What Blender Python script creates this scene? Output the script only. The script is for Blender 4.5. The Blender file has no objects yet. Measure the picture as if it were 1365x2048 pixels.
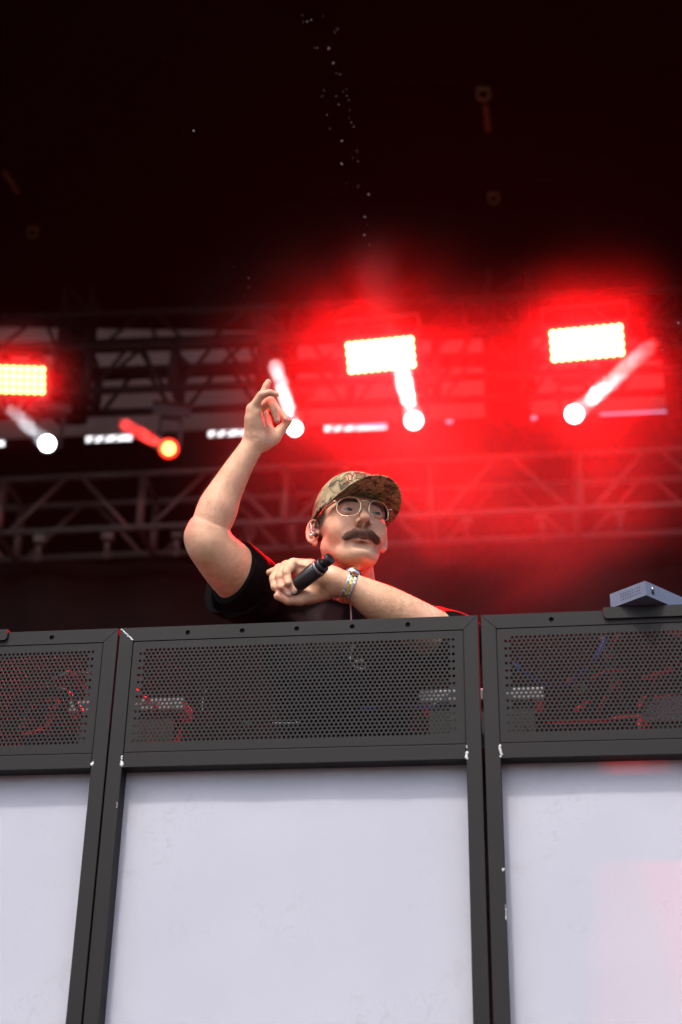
import bpy, math, random
import numpy as np
from mathutils import Vector, Matrix, noise as mnoise

random.seed(7)
rng = np.random.default_rng(7)
sc = bpy.context.scene
col = sc.collection
rad = math.radians

# ------------------------------------------------------------------ camera
FPX = 2844.0
TH, RHO = rad(27.3), rad(1.05)
CAM = np.array([0.0, 0.0, 1.6])
_F = np.array([0, math.cos(TH), math.sin(TH)])
_R0 = np.array([1.0, 0, 0]); _U0 = np.array([0, -math.sin(TH), math.cos(TH)])
_R = math.cos(RHO) * _R0 + math.sin(RHO) * _U0
_U = math.cos(RHO) * _U0 - math.sin(RHO) * _R0
cam_data = bpy.data.cameras.new('camera')
cam = bpy.data.objects.new('camera', cam_data); col.objects.link(cam)
M = Matrix(((_R[0], _U[0], -_F[0], CAM[0]), (_R[1], _U[1], -_F[1], CAM[1]), (_R[2], _U[2], -_F[2], CAM[2]), (0, 0, 0, 1)))
cam.matrix_world = M
cam_data.sensor_fit = 'VERTICAL'; cam_data.sensor_height = 36; cam_data.sensor_width = 24; cam_data.lens = 50
cam_data.clip_start = 0.05; cam_data.clip_end = 3000
cam_data.dof.use_dof = True; cam_data.dof.focus_distance = 3.02; cam_data.dof.aperture_fstop = 2.8
sc.camera = cam

# ------------------------------------------------------------------ world and light
SUN_ELEV, SUN_AZ = rad(58), rad(22)          # the open sky over the crowd, behind the camera
world = bpy.data.worlds.new('World'); sc.world = world; world.use_nodes = True
wn = world.node_tree; bg = wn.nodes['Background']
sky = wn.nodes.new('ShaderNodeTexSky'); sky.sky_type = 'NISHITA'; sky.sun_disc = False
sky.sun_elevation = SUN_ELEV; sky.sun_rotation = math.pi + SUN_AZ; sky.air_density = 1.0; sky.dust_density = 4.5; sky.ozone_density = 2.0
wn.links.new(sky.outputs[0], bg.inputs[0]); bg.inputs[1].default_value = 0.15
sun_d = bpy.data.lights.new('sun', 'SUN'); sun_d.energy = 1.0; sun_d.angle = rad(3); sun_d.color = (1.0, 0.96, 0.9)
sun = bpy.data.objects.new('sun', sun_d); col.objects.link(sun)
sdir = Vector((-math.sin(SUN_AZ) * math.cos(SUN_ELEV), -math.cos(SUN_AZ) * math.cos(SUN_ELEV), math.sin(SUN_ELEV)))
sun.rotation_euler = sdir.to_track_quat('Z', 'Y').to_euler(); sun.location = (0, -5, 20)
sc.view_settings.view_transform = 'Standard'; sc.view_settings.look = 'None'
sc.view_settings.exposure = 1.18; sc.view_settings.gamma = 1.0; sc.view_settings.use_curve_mapping = False
sc.render.engine = 'CYCLES'
cy = sc.cycles
cy.use_denoising = True; cy.max_bounces = 8; cy.volume_bounces = 0; cy.transparent_max_bounces = 12
cy.diffuse_bounces = 3; cy.glossy_bounces = 3; cy.transmission_bounces = 6
cy.sample_clamp_indirect = 4.0; cy.sample_clamp_direct = 0.0
cy.volume_step_rate = 1.0; cy.volume_max_steps = 256
cy.caustics_reflective = False; cy.caustics_refractive = False

# ------------------------------------------------------------------ helpers
def at(x, y, Z):
    """world point seen at photograph pixel x, y at depth Z metres"""
    return CAM + Z * (_F + (x - 682.5) / FPX * _R - (y - 1024) / FPX * _U)

def at_Y(x, y, Y):
    r = at(x, y, 1.0) - CAM
    return CAM + r * (Y / r[1])

def tag(o, label=None, cat=None, group=None, kind=None):
    if label: o['label'] = label
    if cat: o['category'] = cat
    if group: o['group'] = group
    if kind: o['kind'] = kind
    return o

def wloc(o):
    p = Vector((0, 0, 0))
    while o is not None:
        p = p + Vector(o.location); o = o.parent
    return p

def thing(name, label, cat, loc, group=None):
    o = bpy.data.objects.new(name, None); o.empty_display_size = 0.1
    o.location = tuple(float(c) for c in loc); col.objects.link(o)
    return tag(o, label, cat, group)

class MB:
    def __init__(s): s.v = []; s.f = []
    def add(s, vs, fs):
        b = len(s.v); s.v.extend([tuple(float(c) for c in p) for p in vs]); s.f.extend([tuple(b + i for i in f) for f in fs]); return s
    def hexa(s, p):
        """8 corners: bottom loop 0-3, top loop 4-7"""
        return s.add(p, [(3, 2, 1, 0), (4, 5, 6, 7), (0, 1, 5, 4), (1, 2, 6, 5), (2, 3, 7, 6), (3, 0, 4, 7)])
    def box(s, c, ax, ay, az):
        c = np.array(c, float); ax = np.array(ax, float); ay = np.array(ay, float); az = np.array(az, float)
        return s.hexa([c - ax - ay - az, c + ax - ay - az, c + ax + ay - az, c - ax + ay - az,
                       c - ax - ay + az, c + ax - ay + az, c + ax + ay + az, c - ax + ay + az])
    def tube(s, pts, r, n=8, cap=True):
        pts = [np.array(p, float) for p in pts]
        rs = list(r) if hasattr(r, '__len__') else [r] * len(pts)
        prev = None; rings = []
        for i, p in enumerate(pts):
            t = pts[min(i + 1, len(pts) - 1)] - pts[max(i - 1, 0)]
            t = t / (np.linalg.norm(t) + 1e-12)
            if prev is None:
                a = np.array([0, 0, 1.0]) if abs(t[2]) < .9 else np.array([1.0, 0, 0])
                u = np.cross(t, a)
            else:
                u = prev - t * (prev @ t)
            u /= np.linalg.norm(u); prev = u; w = np.cross(t, u)
            rings.append([p + rs[i] * (math.cos(2 * math.pi * k / n) * u + math.sin(2 * math.pi * k / n) * w) for k in range(n)])
        vs = [q for rg in rings for q in rg]
        fs = [(i * n + k, i * n + (k + 1) % n, (i + 1) * n + (k + 1) % n, (i + 1) * n + k) for i in range(len(pts) - 1) for k in range(n)]
        if cap:
            fs.append(tuple(range(n))[::-1]); fs.append(tuple((len(pts) - 1) * n + k for k in range(n)))
        return s.add(vs, fs)
    def ball(s, c, r, n=10, m=7):
        c = np.array(c, float); r = np.array(r if hasattr(r, '__len__') else (r, r, r), float)
        vs = [c + r * np.array([0, 0, 1.0])]
        for j in range(1, m):
            ph = math.pi * j / m
            for k in range(n):
                a = 2 * math.pi * k / n
                vs.append(c + r * np.array([math.sin(ph) * math.cos(a), math.sin(ph) * math.sin(a), math.cos(ph)]))
        vs.append(c - r * np.array([0, 0, 1.0])); L = len(vs) - 1
        fs = [(0, 1 + k, 1 + (k + 1) % n) for k in range(n)]
        for j in range(m - 2):
            for k in range(n):
                a = 1 + j * n + k; b = 1 + j * n + (k + 1) % n
                fs.append((a, a + n, b + n, b))
        fs += [(L, 1 + (m - 2) * n + (k + 1) % n, 1 + (m - 2) * n + k) for k in range(n)]
        return s.add(vs, fs)
    def build(s, name, mat, parent=None, smooth=False, bevel=0.0, loc=None):
        me = bpy.data.meshes.new(name)
        off = wloc(parent) if parent is not None else Vector((0, 0, 0))
        org = Vector([float(c) for c in loc]) if loc is not None else Vector((0, 0, 0))
        sub = off if parent is not None else org
        me.from_pydata([(x - sub.x, y - sub.y, z - sub.z) for x, y, z in s.v], [], s.f)
        me.update()
        if smooth: me.shade_smooth()
        me.materials.append(mat)
        o = bpy.data.objects.new(name, me); col.objects.link(o)
        if parent is not None: o.parent = parent
        elif loc is not None: o.location = org
        if bevel:
            b = o.modifiers.new('bevel', 'BEVEL'); b.width = bevel; b.segments = 2; b.limit_method = 'ANGLE'
        return o

def mat(name, base, rough=0.5, metal=0.0, var=0.0, scale=20.0, bump=0.0, bscale=None, **kw):
    m = bpy.data.materials.new(name); m.use_nodes = True
    n = m.node_tree; p = n.nodes['Principled BSDF']
    p.inputs['Base Color'].default_value = (*base, 1); p.inputs['Roughness'].default_value = rough
    p.inputs['Metallic'].default_value = metal
    tc = n.nodes.new('ShaderNodeTexCoord')
    if var:
        t = n.nodes.new('ShaderNodeTexNoise'); t.inputs['Scale'].default_value = scale; t.inputs['Detail'].default_value = 6
        r = n.nodes.new('ShaderNodeMapRange'); r.inputs[1].default_value = .3; r.inputs[2].default_value = .7
        r.inputs[3].default_value = 1 - var; r.inputs[4].default_value = 1 + var
        x = n.nodes.new('ShaderNodeVectorMath'); x.operation = 'SCALE'; x.inputs[0].default_value = base
        n.links.new(tc.outputs['Object'], t.inputs['Vector']); n.links.new(t.outputs[0], r.inputs[0])
        n.links.new(r.outputs[0], x.inputs['Scale']); n.links.new(x.outputs[0], p.inputs['Base Color'])
        rr = n.nodes.new('ShaderNodeMapRange'); rr.inputs[3].default_value = max(.05, rough - .12); rr.inputs[4].default_value = min(1, rough + .12)
        n.links.new(t.outputs[0], rr.inputs[0]); n.links.new(rr.outputs[0], p.inputs['Roughness'])
    if bump:
        t2 = n.nodes.new('ShaderNodeTexNoise'); t2.inputs['Scale'].default_value = bscale or scale * 6; t2.inputs['Detail'].default_value = 4
        b = n.nodes.new('ShaderNodeBump'); b.inputs['Strength'].default_value = bump; b.inputs['Distance'].default_value = .002
        n.links.new(tc.outputs['Object'], t2.inputs['Vector']); n.links.new(t2.outputs[0], b.inputs['Height']); n.links.new(b.outputs[0], p.inputs['Normal'])
    for k, v in kw.items():
        p.inputs[k.replace('_', ' ')].default_value = v
    return m

def emit(name, color, strength):
    m = bpy.data.materials.new(name); m.use_nodes = True
    p = m.node_tree.nodes['Principled BSDF']; p.inputs['Base Color'].default_value = (.02, .02, .02, 1)
    p.inputs['Emission Color'].default_value = (*color, 1); p.inputs['Emission Strength'].default_value = strength
    return m

MT = {}
MT['frame'] = mat('black_powder_coat', (.0090, .0074, .0072), .6, 0, .3, 9, .07, 700, Specular_IOR_Level=.26)
MT['inside'] = mat('raw_black_steel', (.015, .013, .013), .6)
MT['weld'] = mat('bare_weld_metal', (.55, .54, .55), .4, .35, .3, 200, .6, 900)
MT['paint_chip'] = mat('white_chipped_paint', (.5, .5, .49), .5, 0, .2, 300)
MT['alu'] = mat('aluminium_tube', (.11, .096, .092), .5, .3, .2, 12)
MT['blackalu'] = mat('black_painted_tube', (.007, .006, .006), .7, 0, .2, 12, Specular_IOR_Level=.15)
MT['black'] = mat('black_housing', (.02, .02, .022), .5, 0, .2, 15)
MT['drape'] = mat('black_drape', (.018, .014, .014), .9, 0, .25, 1.2, .4, 60, Specular_IOR_Level=.05)
MT['drape2'] = mat('dark_back_cloth', (.006, .006, .006), .95, 0, .2, 2, Specular_IOR_Level=.02)
MT['roof'] = mat('black_roof_skin', (.0022, .0018, .0018), .9, 0, .3, .7, Specular_IOR_Level=0.0)
MT['purlin'] = mat('dark_roof_tube', (.0022, .0014, .0014), .9, Specular_IOR_Level=.0)
MT['floor'] = mat('stage_deck', (.03, .028, .027), .7, 0, .3, 6)
MT['ground'] = mat('worn_ground', (.07, .068, .065), .85, 0, .3, 3, .3, 200)
MT['gearblack'] = mat('black_mixer_case', (.02, .02, .021), .4, 0, .2, 30)
MT['gear'] = mat('grey_device_case', (.2, .2, .215), .45, .2, .15, 30)
MT['box'] = mat('blue_grey_painted_metal', (.125, .138, .19), .45, .1, .1, 40, .1, 800)
MT['dark'] = mat('dark_void', (.003, .003, .003), .9)  # near-black colour standing in for shade inside holes
MT['strap'] = mat('orange_webbing', (.11, .045, .012), .8)
MT['shackle'] = mat('yellowed_steel', (.16, .10, .04), .5, .1)

# ------------------------------------------------------------------ setting
def rect(name, pts, m, kind='structure', label=None):
    b = MB(); b.add(pts, [(0, 1, 2, 3)]); o = b.build(name, m)
    return tag(o, label, None, None, kind)

b = MB(); b.add([(-150, -150, 0), (150, -150, 0), (150, 150, 0), (-150, 150, 0)], [(0, 1, 2, 3)])
tag(b.build('ground', MT['ground']), 'flat worn ground around the stage', None, None, 'structure')
STAGE = 1.45
b = MB(); b.box((0, 8.1, STAGE / 2 + .002), (7.5, 0, 0), (0, 5.9, 0), (0, 0, STAGE / 2 - .002))
tag(b.build('stage_floor', MT['floor']), 'dark raised stage deck', None, None, 'structure')
ZROOF = 10.25
b = MB(); b.box((0, 6.1, ZROOF + .05), (8.5, 0, 0), (0, 6.6, 0), (0, 0, .05))
tag(b.build('stage_roof', MT['roof']), 'black underside of the stage roof', None, None, 'structure')

# back wall: pale translucent tarp above, black cloth below, daylight slots between
YB = 12.6
tarp = bpy.data.materials.new('pale_grey_tarp'); tarp.use_nodes = True
_n = tarp.node_tree; _o = _n.nodes['Material Output']
_d = _n.nodes['Principled BSDF']; _d.inputs['Base Color'].default_value = (.34, .30, .29, 1); _d.inputs['Roughness'].default_value = .8
_t = _n.nodes.new('ShaderNodeBsdfTranslucent'); _t.inputs[0].default_value = (.36, .29, .28, 1)
_m = _n.nodes.new('ShaderNodeMixShader'); _m.inputs[0].default_value = .55
_n.links.new(_d.outputs[0], _m.inputs[1]); _n.links.new(_t.outputs[0], _m.inputs[2]); _n.links.new(_m.outputs[0], _o.inputs[0])
def wallpiece(mb, x0, y0, x1, y1, Y, dy=.03):
    """block of the back wall whose face covers the photograph pixels x0..x1, y0..y1 (lines tilt with the stage)"""
    sl = -.045
    a = at_Y(x0, y1 + sl * (x0 - 680), Y); b_ = at_Y(x1, y1 + sl * (x1 - 680), Y)
    c = at_Y(x1, y0 + sl * (x1 - 680), Y); d = at_Y(x0, y0 + sl * (x0 - 680), Y)
    o = np.array([0, dy, 0])
    mb.hexa([a, b_, b_ + o, a + o, d, c, c + o, d + o])
b = MB(); wallpiece(b, -900, 560, 2300, 848, YB)
tag(b.build('back_wall_tarp', tarp), 'pale grey tarp closing the back of the stage under the roof', None, None, 'structure')
# strip between tarp and black cloth: filled except at the daylight slots
b = MB()
slots = [(-22, 9, 0), (172, 264, 0), (417, 500, 0), (650, 774, 0), (893, 906, 1), (1056, 1074, 1), (1200, 1336, 1), (1400, 1480, 0)]
px0 = -900
for (sx0, sx1, thin) in slots:
    wallpiece(b, px0, 848, sx0, 862, YB + .002)
    if not thin and sx1 - sx0 > 60:
        sl_ = -.045
        for q_ in (14, 34, 58):
            a_, c_ = at_Y(sx0 + q_ - 3, 862 + sl_ * (sx0 - 680), YB + .05), at_Y(sx0 + q_ + 9, 848 + sl_ * (sx0 - 680), YB + .05)
            b.tube([a_, c_], .016 if q_ < 50 else .010, 6)
    px0 = sx1
    if thin: wallpiece(b, sx0, 856 if sx0 < 1100 else 854, sx1, 862, YB + .004)
wallpiece(b, px0, 848, 2300, 862, YB + .002)
tag(b.build('back_wall_band', MT['drape2']), 'black band at the foot of the tarp with slots of daylight', None, None, 'structure')
b = MB(); wallpiece(b, -900, 862, 2300, 1700, YB)
tag(b.build('back_wall_cloth', MT['drape2']), 'black cloth covering the back wall', None, None, 'structure')
b = MB(); b.add([(-8.5, 13.1, 8.3), (8.5, 13.1, 8.3), (8.5, 15.3, 10.7), (-8.5, 15.3, 10.7)], [(0, 1, 2, 3)])  # added sunlit sheet, makes the slots in the back wall read white
tag(b.build('added_reflector_sheet', mat('white_reflector_cloth', (.8, .8, .8), .8)), 'added white reflector sheet outside that brightens the slots in the back wall', None, None, 'structure')
for sx, nm in ((-1, 'side_wall_left'), (1, 'side_wall_right')):
    b = MB(); b.box((sx * 6.6, 9.6, 5.8), (.02, 0, 0), (0, 3.2, 0), (0, 0, 4.4))
    tag(b.build(nm, MT['drape2']), 'black side masking cloth of the stage', None, None, 'structure')

# ------------------------------------------------------------------ trusses
def P3(x, y, Z): return np.array(at(x, y, Z))
def make_truss(name, label, p0, p1, h, d, bays, r_ch, r_br, m, group, style='A', upright=True, hooks=False, phase=0.0):
    """box truss from p0 to p1 (front top chord), height h down, depth d back"""
    p0 = np.array(p0, float); p1 = np.array(p1, float); ax = (p1 - p0); L = np.linalg.norm(ax); ax = ax / L
    dn = np.array([0, 0, -1.0]) * h; bk = np.cross(np.array([0, 0, 1.0]), ax); bk = bk / np.linalg.norm(bk) * d
    if bk[1] < 0: bk = -bk
    t = thing(name, label, 'truss', p0, group)
    for o in (0 * dn, dn, bk, dn + bk):
        MB().tube([p0 + o, p1 + o], r_ch, 10).build('chord', m, t, True)
    w = L / bays
    for side in (0 * bk, bk):
        for i in range(bays):
            a = p0 + ax * w * (i + phase) + side; c = a + ax * w; mid = a + ax * w * .5
            if style == 'A':
                MB().tube([mid - ax * .05 * w, a + ax * .08 * w + dn], r_br, 8).build('brace', m, t, True)
                MB().tube([mid + ax * .05 * w, c - ax * .08 * w + dn], r_br, 8).build('brace', m, t, True)
            else:
                MB().tube([a + ax * .06 * w, mid - ax * .06 * w + dn], r_br, 8).build('brace', m, t, True)
                MB().tube([c - ax * .06 * w, mid + ax * .06 * w + dn], r_br, 8).build('brace', m, t, True)
            if upright:
                MB().tube([a, a + dn], r_ch * 1.25, 10).build('upright', m, t, True)
    for i in range(bays + 1):
        a = p0 + ax * w * i
        MB().tube([a, a + bk], r_br, 8).build('cross_tube', m, t, True)
        MB().tube([a + dn, a + bk + dn], r_br, 8).build('cross_tube', m, t, True)
    if hooks:
        for x, y in hooks:
            q = P3(x, y, 11.0)
            k = MB(); k.box(q + np.array([0, -.03, 0]), (.045, 0, 0), (0, .04, 0), (0, 0, .035)); o = k.build('hook_clamp', m, t, bevel=.008)
            k = MB(); k.tube([q + (0, -.03, -.04), q + (0, -.03, -.13)], .022, 8); k.tube([q + (.0, -.03, -.11), q + (.025, -.03, -.15), q + (0, -.03, -.19), q + (-.025, -.03, -.15), q + (0, -.03, -.11)], .008, 6)
            k.build('hook', m, o, True)
    return t

# lower silver truss : bay spacing about 290 photograph pixels, seen at depth about 11 m
A0 = P3(10, 960, 11.25); A1 = P3(1155, 908, 10.85)
ax = (A1 - A0); bay = ax / 4
make_truss('silver_box_truss', 'silver aluminium box truss crossing low behind the performer', A0 - bay * 1, A1 + bay * 2, .47, .47, 7,
           .026, .019, MT['alu'], None, 'A', True,
           hooks=[(82, 1083), (218, 1077), (356, 1072), (500, 1066), (932, 1046), (1082, 1040), (1236, 1034)])
# black roof truss, front top chord at y~612, depth 10.6
B0 = P3(-60, 640, 11.6); B1 = P3(1300, 585, 11.3)
make_truss('black_roof_truss', 'black box truss right under the roof against the pale tarp', B0 + (B0 - B1) * .2, B1 + (B1 - B0) * .2, .34, .4, 9,
           .035, .016, MT['blackalu'], 'black trusses at the back of the stage', 'V', False)
L0 = P3(-60, 706, 10.4); L1 = P3(1300, 652, 10.1)
make_truss('black_lighting_truss', 'black box truss that carries the stage lights', L0 + (L0 - L1) * .2, L1 + (L1 - L0) * .2, .37, .30, 11,
           .03, .016, MT['blackalu'], 'black trusses at the back of the stage', 'A', True)
# dark vertical drops between the truss levels
def post(x0, y0, x1, y1, Z, w, label):
    a = P3(x0, y0, Z); c = P3(x1, y1, Z); c[0:2] = a[0:2]
    t = thing('truss_tower', label, 'truss tower', c, 'dark towers at the back of the stage')
    for sx in (-1, 1):
        for sy in (-1, 1):
            MB().tube([a + (sx * w, sy * w, 0), c + (sx * w, sy * w, 0)], .028, 8).build('chord', MT['blackalu'], t, True)
    n = max(2, int((a[2] - c[2]) / (2 * w)))
    for i in range(n):
        z0 = c[2] + (a[2] - c[2]) * i / n; z1 = c[2] + (a[2] - c[2]) * (i + 1) / n; s = 1 if i % 2 else -1
        for sy in (-1, 1):
            MB().tube([(c[0] - s * w, c[1] + sy * w, z0), (c[0] + s * w, c[1] + sy * w, z1)], .014, 6).build('brace', MT['blackalu'], t, True)
    b = MB(); b.box((a + c) / 2 + (0, w * 1.4, 0), (w * .95, 0, 0), (0, .01, 0), (0, 0, (a[2] - c[2]) / 2)); b.build('cable_cover', MT['drape2'], t)
post(165, 590, 165, 905, 12.0, .11, 'dark tower left of the red spotlight')
post(560, 640, 590, 905, 12.1, .13, 'dark tower behind the raised hand')
post(1010, 560, 1010, 905, 12.0, .16, 'dark tower between the middle and the right red light panel')
post(1348, 640, 1348, 905, 12.0, .09, 'dark tower at the right edge of the stage')

# dark drape hanging below the silver truss
def drape():
    z_top = at(600, 1128, 11.6)[2]
    mb = MB(); xs = np.linspace(-5.5, 5.5, 420)
    y0 = at(600, 1128, 11.6)[1]
    vs = []; 
    for z in (z_top, STAGE):
        for x in xs:
            vs.append((x, y0 + .05 * math.sin(x * 9 + 1.3 * math.sin(x * 1.7)) - .035 * x, z + (.0 if z == STAGE else -.012 * x)))
    n = len(xs); mb.add(vs, [(i, i + 1, n + i + 1, n + i) for i in range(n - 1)])
    o = mb.build('black_drape', MT['drape'], None, True); tag(o, 'long black drape hanging under the silver truss', 'drape')
drape()

# roof: purlins, shackles, straps
def purlin(x0, y0, x1, y1, r=.03):
    def onroof(x, y, z): 
        rr = at(x, y, 1.0) - CAM; return CAM + rr * ((z - CAM[2]) / rr[2])
    a = onroof(x0, y0, ZROOF - .06); c = onroof(x1, y1, ZROOF - .06)
    d = c - a; o = MB().tube([a, c], r, 8).build('roof_tube', MT['purlin'], None, True)
    return o
for k, (q, lb) in enumerate([((700, 186, 1000, 172), 'dim roof tube level with the upper shackle'), ((520, 412, 730, 398), 'dim roof tube in the middle above the lights'),
          ((1000, 364, 1220, 350), 'dim roof tube beside the lower shackle'), ((60, 438, 300, 428), 'dim roof tube beside the shackle on the left'), ((230, 232, 450, 212), 'dim roof tube left of the water drops')]):
    tag(purlin(*q), lb, 'roof tube', 'tubes under the roof')
def on_plane(x, y, z):
    rr = at(x, y, 1.0) - CAM; return CAM + rr * ((z - CAM[2]) / rr[2])
def shackle(x, y, lb, s=1.0):
    p = on_plane(x, y, ZROOF - .35)
    t = thing('shackle', lb, 'shackle', p, 'shackles hanging under the roof')
    u = []
    for i in range(13):
        a = math.pi * i / 12
        u.append(p + s * np.array((-.045 * math.cos(a), 0, -.05 * math.sin(a))))
    u = [p + s * np.array((-.03, 0, .06))] + u + [p + s * np.array((.03, 0, .06))]
    MB().tube(u, .011 * s, 8).build('bow', MT['shackle'], t, True)
    MB().tube([p + s * np.array((-.05, 0, .06)), p + s * np.array((.05, 0, .06))], .012 * s, 8).build('pin', MT['shackle'], t, True)
    MB().tube([p + s * np.array((0, 0, .06)), p + (0, 0, .34)], .006, 6).build('sling', MT['purlin'], t, True)
shackle(967, 190, 'steel shackle above the orange strap under the dark roof', 1.1)
shackle(988, 398, 'steel shackle below the orange strap', 1.0)
shackle(66, 466, 'steel shackle at the left edge of the roof', 1.0)
def strap(x0, y0, x1, y1, lb):
    a = on_plane(x0, y0, ZROOF - .35); c = on_plane(x1, y1, ZROOF - .35)
    m_ = (a + c) / 2; d = (c - a) / 2; w = np.cross(d, (0, 0, 1.0)); w = w / np.linalg.norm(w) * .022
    b = MB(); b.box(m_, d, w, (0, 0, .003)); tag(b.build('ratchet_strap', MT['strap'], None, loc=m_), lb, 'strap', 'orange straps under the roof')
strap(971, 210, 977, 264, 'orange strap between the two shackles right of centre')
strap(9, 342, 37, 388, 'orange strap at the left edge of the roof')
#@@PART2
# ------------------------------------------------------------------ lights
MT['cell'] = emit('red_led_hot', (1.0, .60, .20), 6.5)
MT['cell_dim'] = emit('red_led_warm', (1.0, .45, .11), 5)
MT['lens_w'] = emit('white_lens_hot', (.92, .96, 1.0), 7)
MT['lens_r'] = emit('amber_lens_hot', (1.0, .30, .05), 5)
MT['lens_rim_r'] = emit('red_lens_rim', (1.0, .02, .01), 1.3)

def frame_at(q, towards, roll=0.0):
    """axes of a fixture at q that faces the point towards"""
    n = np.array(towards, float) - q; n = n / np.linalg.norm(n)
    s_ = np.cross(np.array([0, 0, 1.0]), n); s_ = s_ / np.linalg.norm(s_); u = np.cross(n, s_)
    if roll: s_, u = math.cos(roll) * s_ + math.sin(roll) * u, math.cos(roll) * u - math.sin(roll) * s_
    return s_, u, n       # s_ runs to the picture's left or right, u up, n outwards

def led_panel(cx, cy_, Z, w, h, label, cellmat, power, color=(1.0, .0025, .005), cols=10, rows=4, roll=0.0, spread=138):
    q = P3(cx, cy_, Z); s_, u, n = frame_at(q, CAM + (0, 0, .5), roll)
    t = thing('led_panel_light', label, 'stage light', q, 'red LED panel lights')
    b = MB(); b.box(q - n * .06, s_ * (w / 2 + .03), u * (h / 2 + .03), n * .055); hs = b.build('housing', MT['black'], t, bevel=.01)
    cw, ch = w / cols, h / rows
    me = None
    for i in range(cols):
        for j in range(rows):
            c = q + s_ * ((i + .5) * cw - w / 2) + u * ((j + .5) * ch - h / 2) + n * .003
            if me is None:
                k = MB()
                ring = [s_ * (math.cos(a) * cw * .43) + u * (math.sin(a) * ch * .43) for a in [2 * math.pi * x / 12 for x in range(12)]]
                vs = [r_ - n * .006 for r_ in ring] + [r_ * .8 + n * .008 for r_ in ring] + [n * .012]
                fs = [(x, (x + 1) % 12, 12 + (x + 1) % 12, 12 + x) for x in range(12)] + [(12 + x, 12 + (x + 1) % 12, 24) for x in range(12)]
                me = bpy.data.meshes.new('led_cell'); me.from_pydata([tuple(map(float, v)) for v in vs], [], fs); me.update(); me.materials.append(cellmat)
            o = bpy.data.objects.new('led_cell', me); col.objects.link(o); o.parent = t; o.location = Vector([float(x) for x in (c - q)])
    # bracket up to the truss
    k = MB()
    for sg in (-1, 1):
        k.box(q + s_ * sg * (w / 2 + .045) - n * .05 + u * .08, s_ * .006, u * (h / 2 + .06), n * .02)
    k.box(q - n * .05 + u * (h / 2 + .15), s_ * (w / 2 + .05), u * .006, n * .02)
    k.build('yoke', MT['black'], t)
    ld = bpy.data.lights.new('red_led_glow', 'SPOT'); ld.energy = power; ld.color = color; ld.spot_size = rad(spread); ld.spot_blend = 1.0; ld.shadow_soft_size = 0.0
    ld.energy = power / 2
    for sg in (-.375, -.125, .125, .375):
        lo = bpy.data.objects.new('lamp', ld); col.objects.link(lo); lo.parent = t
        lo.location = Vector([float(x) for x in (n * .05 + s_ * sg * w)]); lo.rotation_euler = Vector([float(x) for x in n + np.array([0, 0, -.15])]).to_track_quat('-Z', 'Y').to_euler()
    return t
PW = 4.4
led_panel(1174, 686, 9.8, .50, .225, 'red LED panel light right of the others, beside the slanting white spotlight', MT['cell'], 420 * PW, roll=.0)
led_panel(762, 710, 9.9, .475, .225, 'red LED panel light in the middle above the cap, directly over a white spotlight', MT['cell'], 480 * PW, roll=.1)
led_panel(20, 759, 9.6, .475, .195, 'dimmer red LED panel light cut by the left edge of the photo', MT['cell_dim'], 90 * PW, roll=.13)

# moving heads: lens, head, yoke, base and the beam that shows in the smoke
def beam_material(name, color, dens):
    m = bpy.data.materials.new(name); m.use_nodes = True; n = m.node_tree; o = n.nodes['Material Output']
    n.nodes.remove(n.nodes['Principled BSDF'])
    v = n.nodes.new('ShaderNodeVolumePrincipled'); v.inputs['Color'].default_value = (*color, 1)
    tc = n.nodes.new('ShaderNodeTexCoord'); t = n.nodes.new('ShaderNodeTexNoise'); t.inputs['Scale'].default_value = 9; t.inputs['Detail'].default_value = 3
    r = n.nodes.new('ShaderNodeMapRange'); r.inputs[1].default_value = .36; r.inputs[2].default_value = .62; r.inputs[3].default_value = .15 * dens; r.inputs[4].default_value = dens
    n.links.new(tc.outputs['Object'], t.inputs['Vector']); n.links.new(t.outputs[0], r.inputs[0]); n.links.new(r.outputs[0], v.inputs['Density'])
    n.links.new(v.outputs[0], o.inputs['Volume'])
    return m
MT['smoke_w'] = beam_material('lit_smoke', (.97, .97, .98), 7.0)

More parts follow.
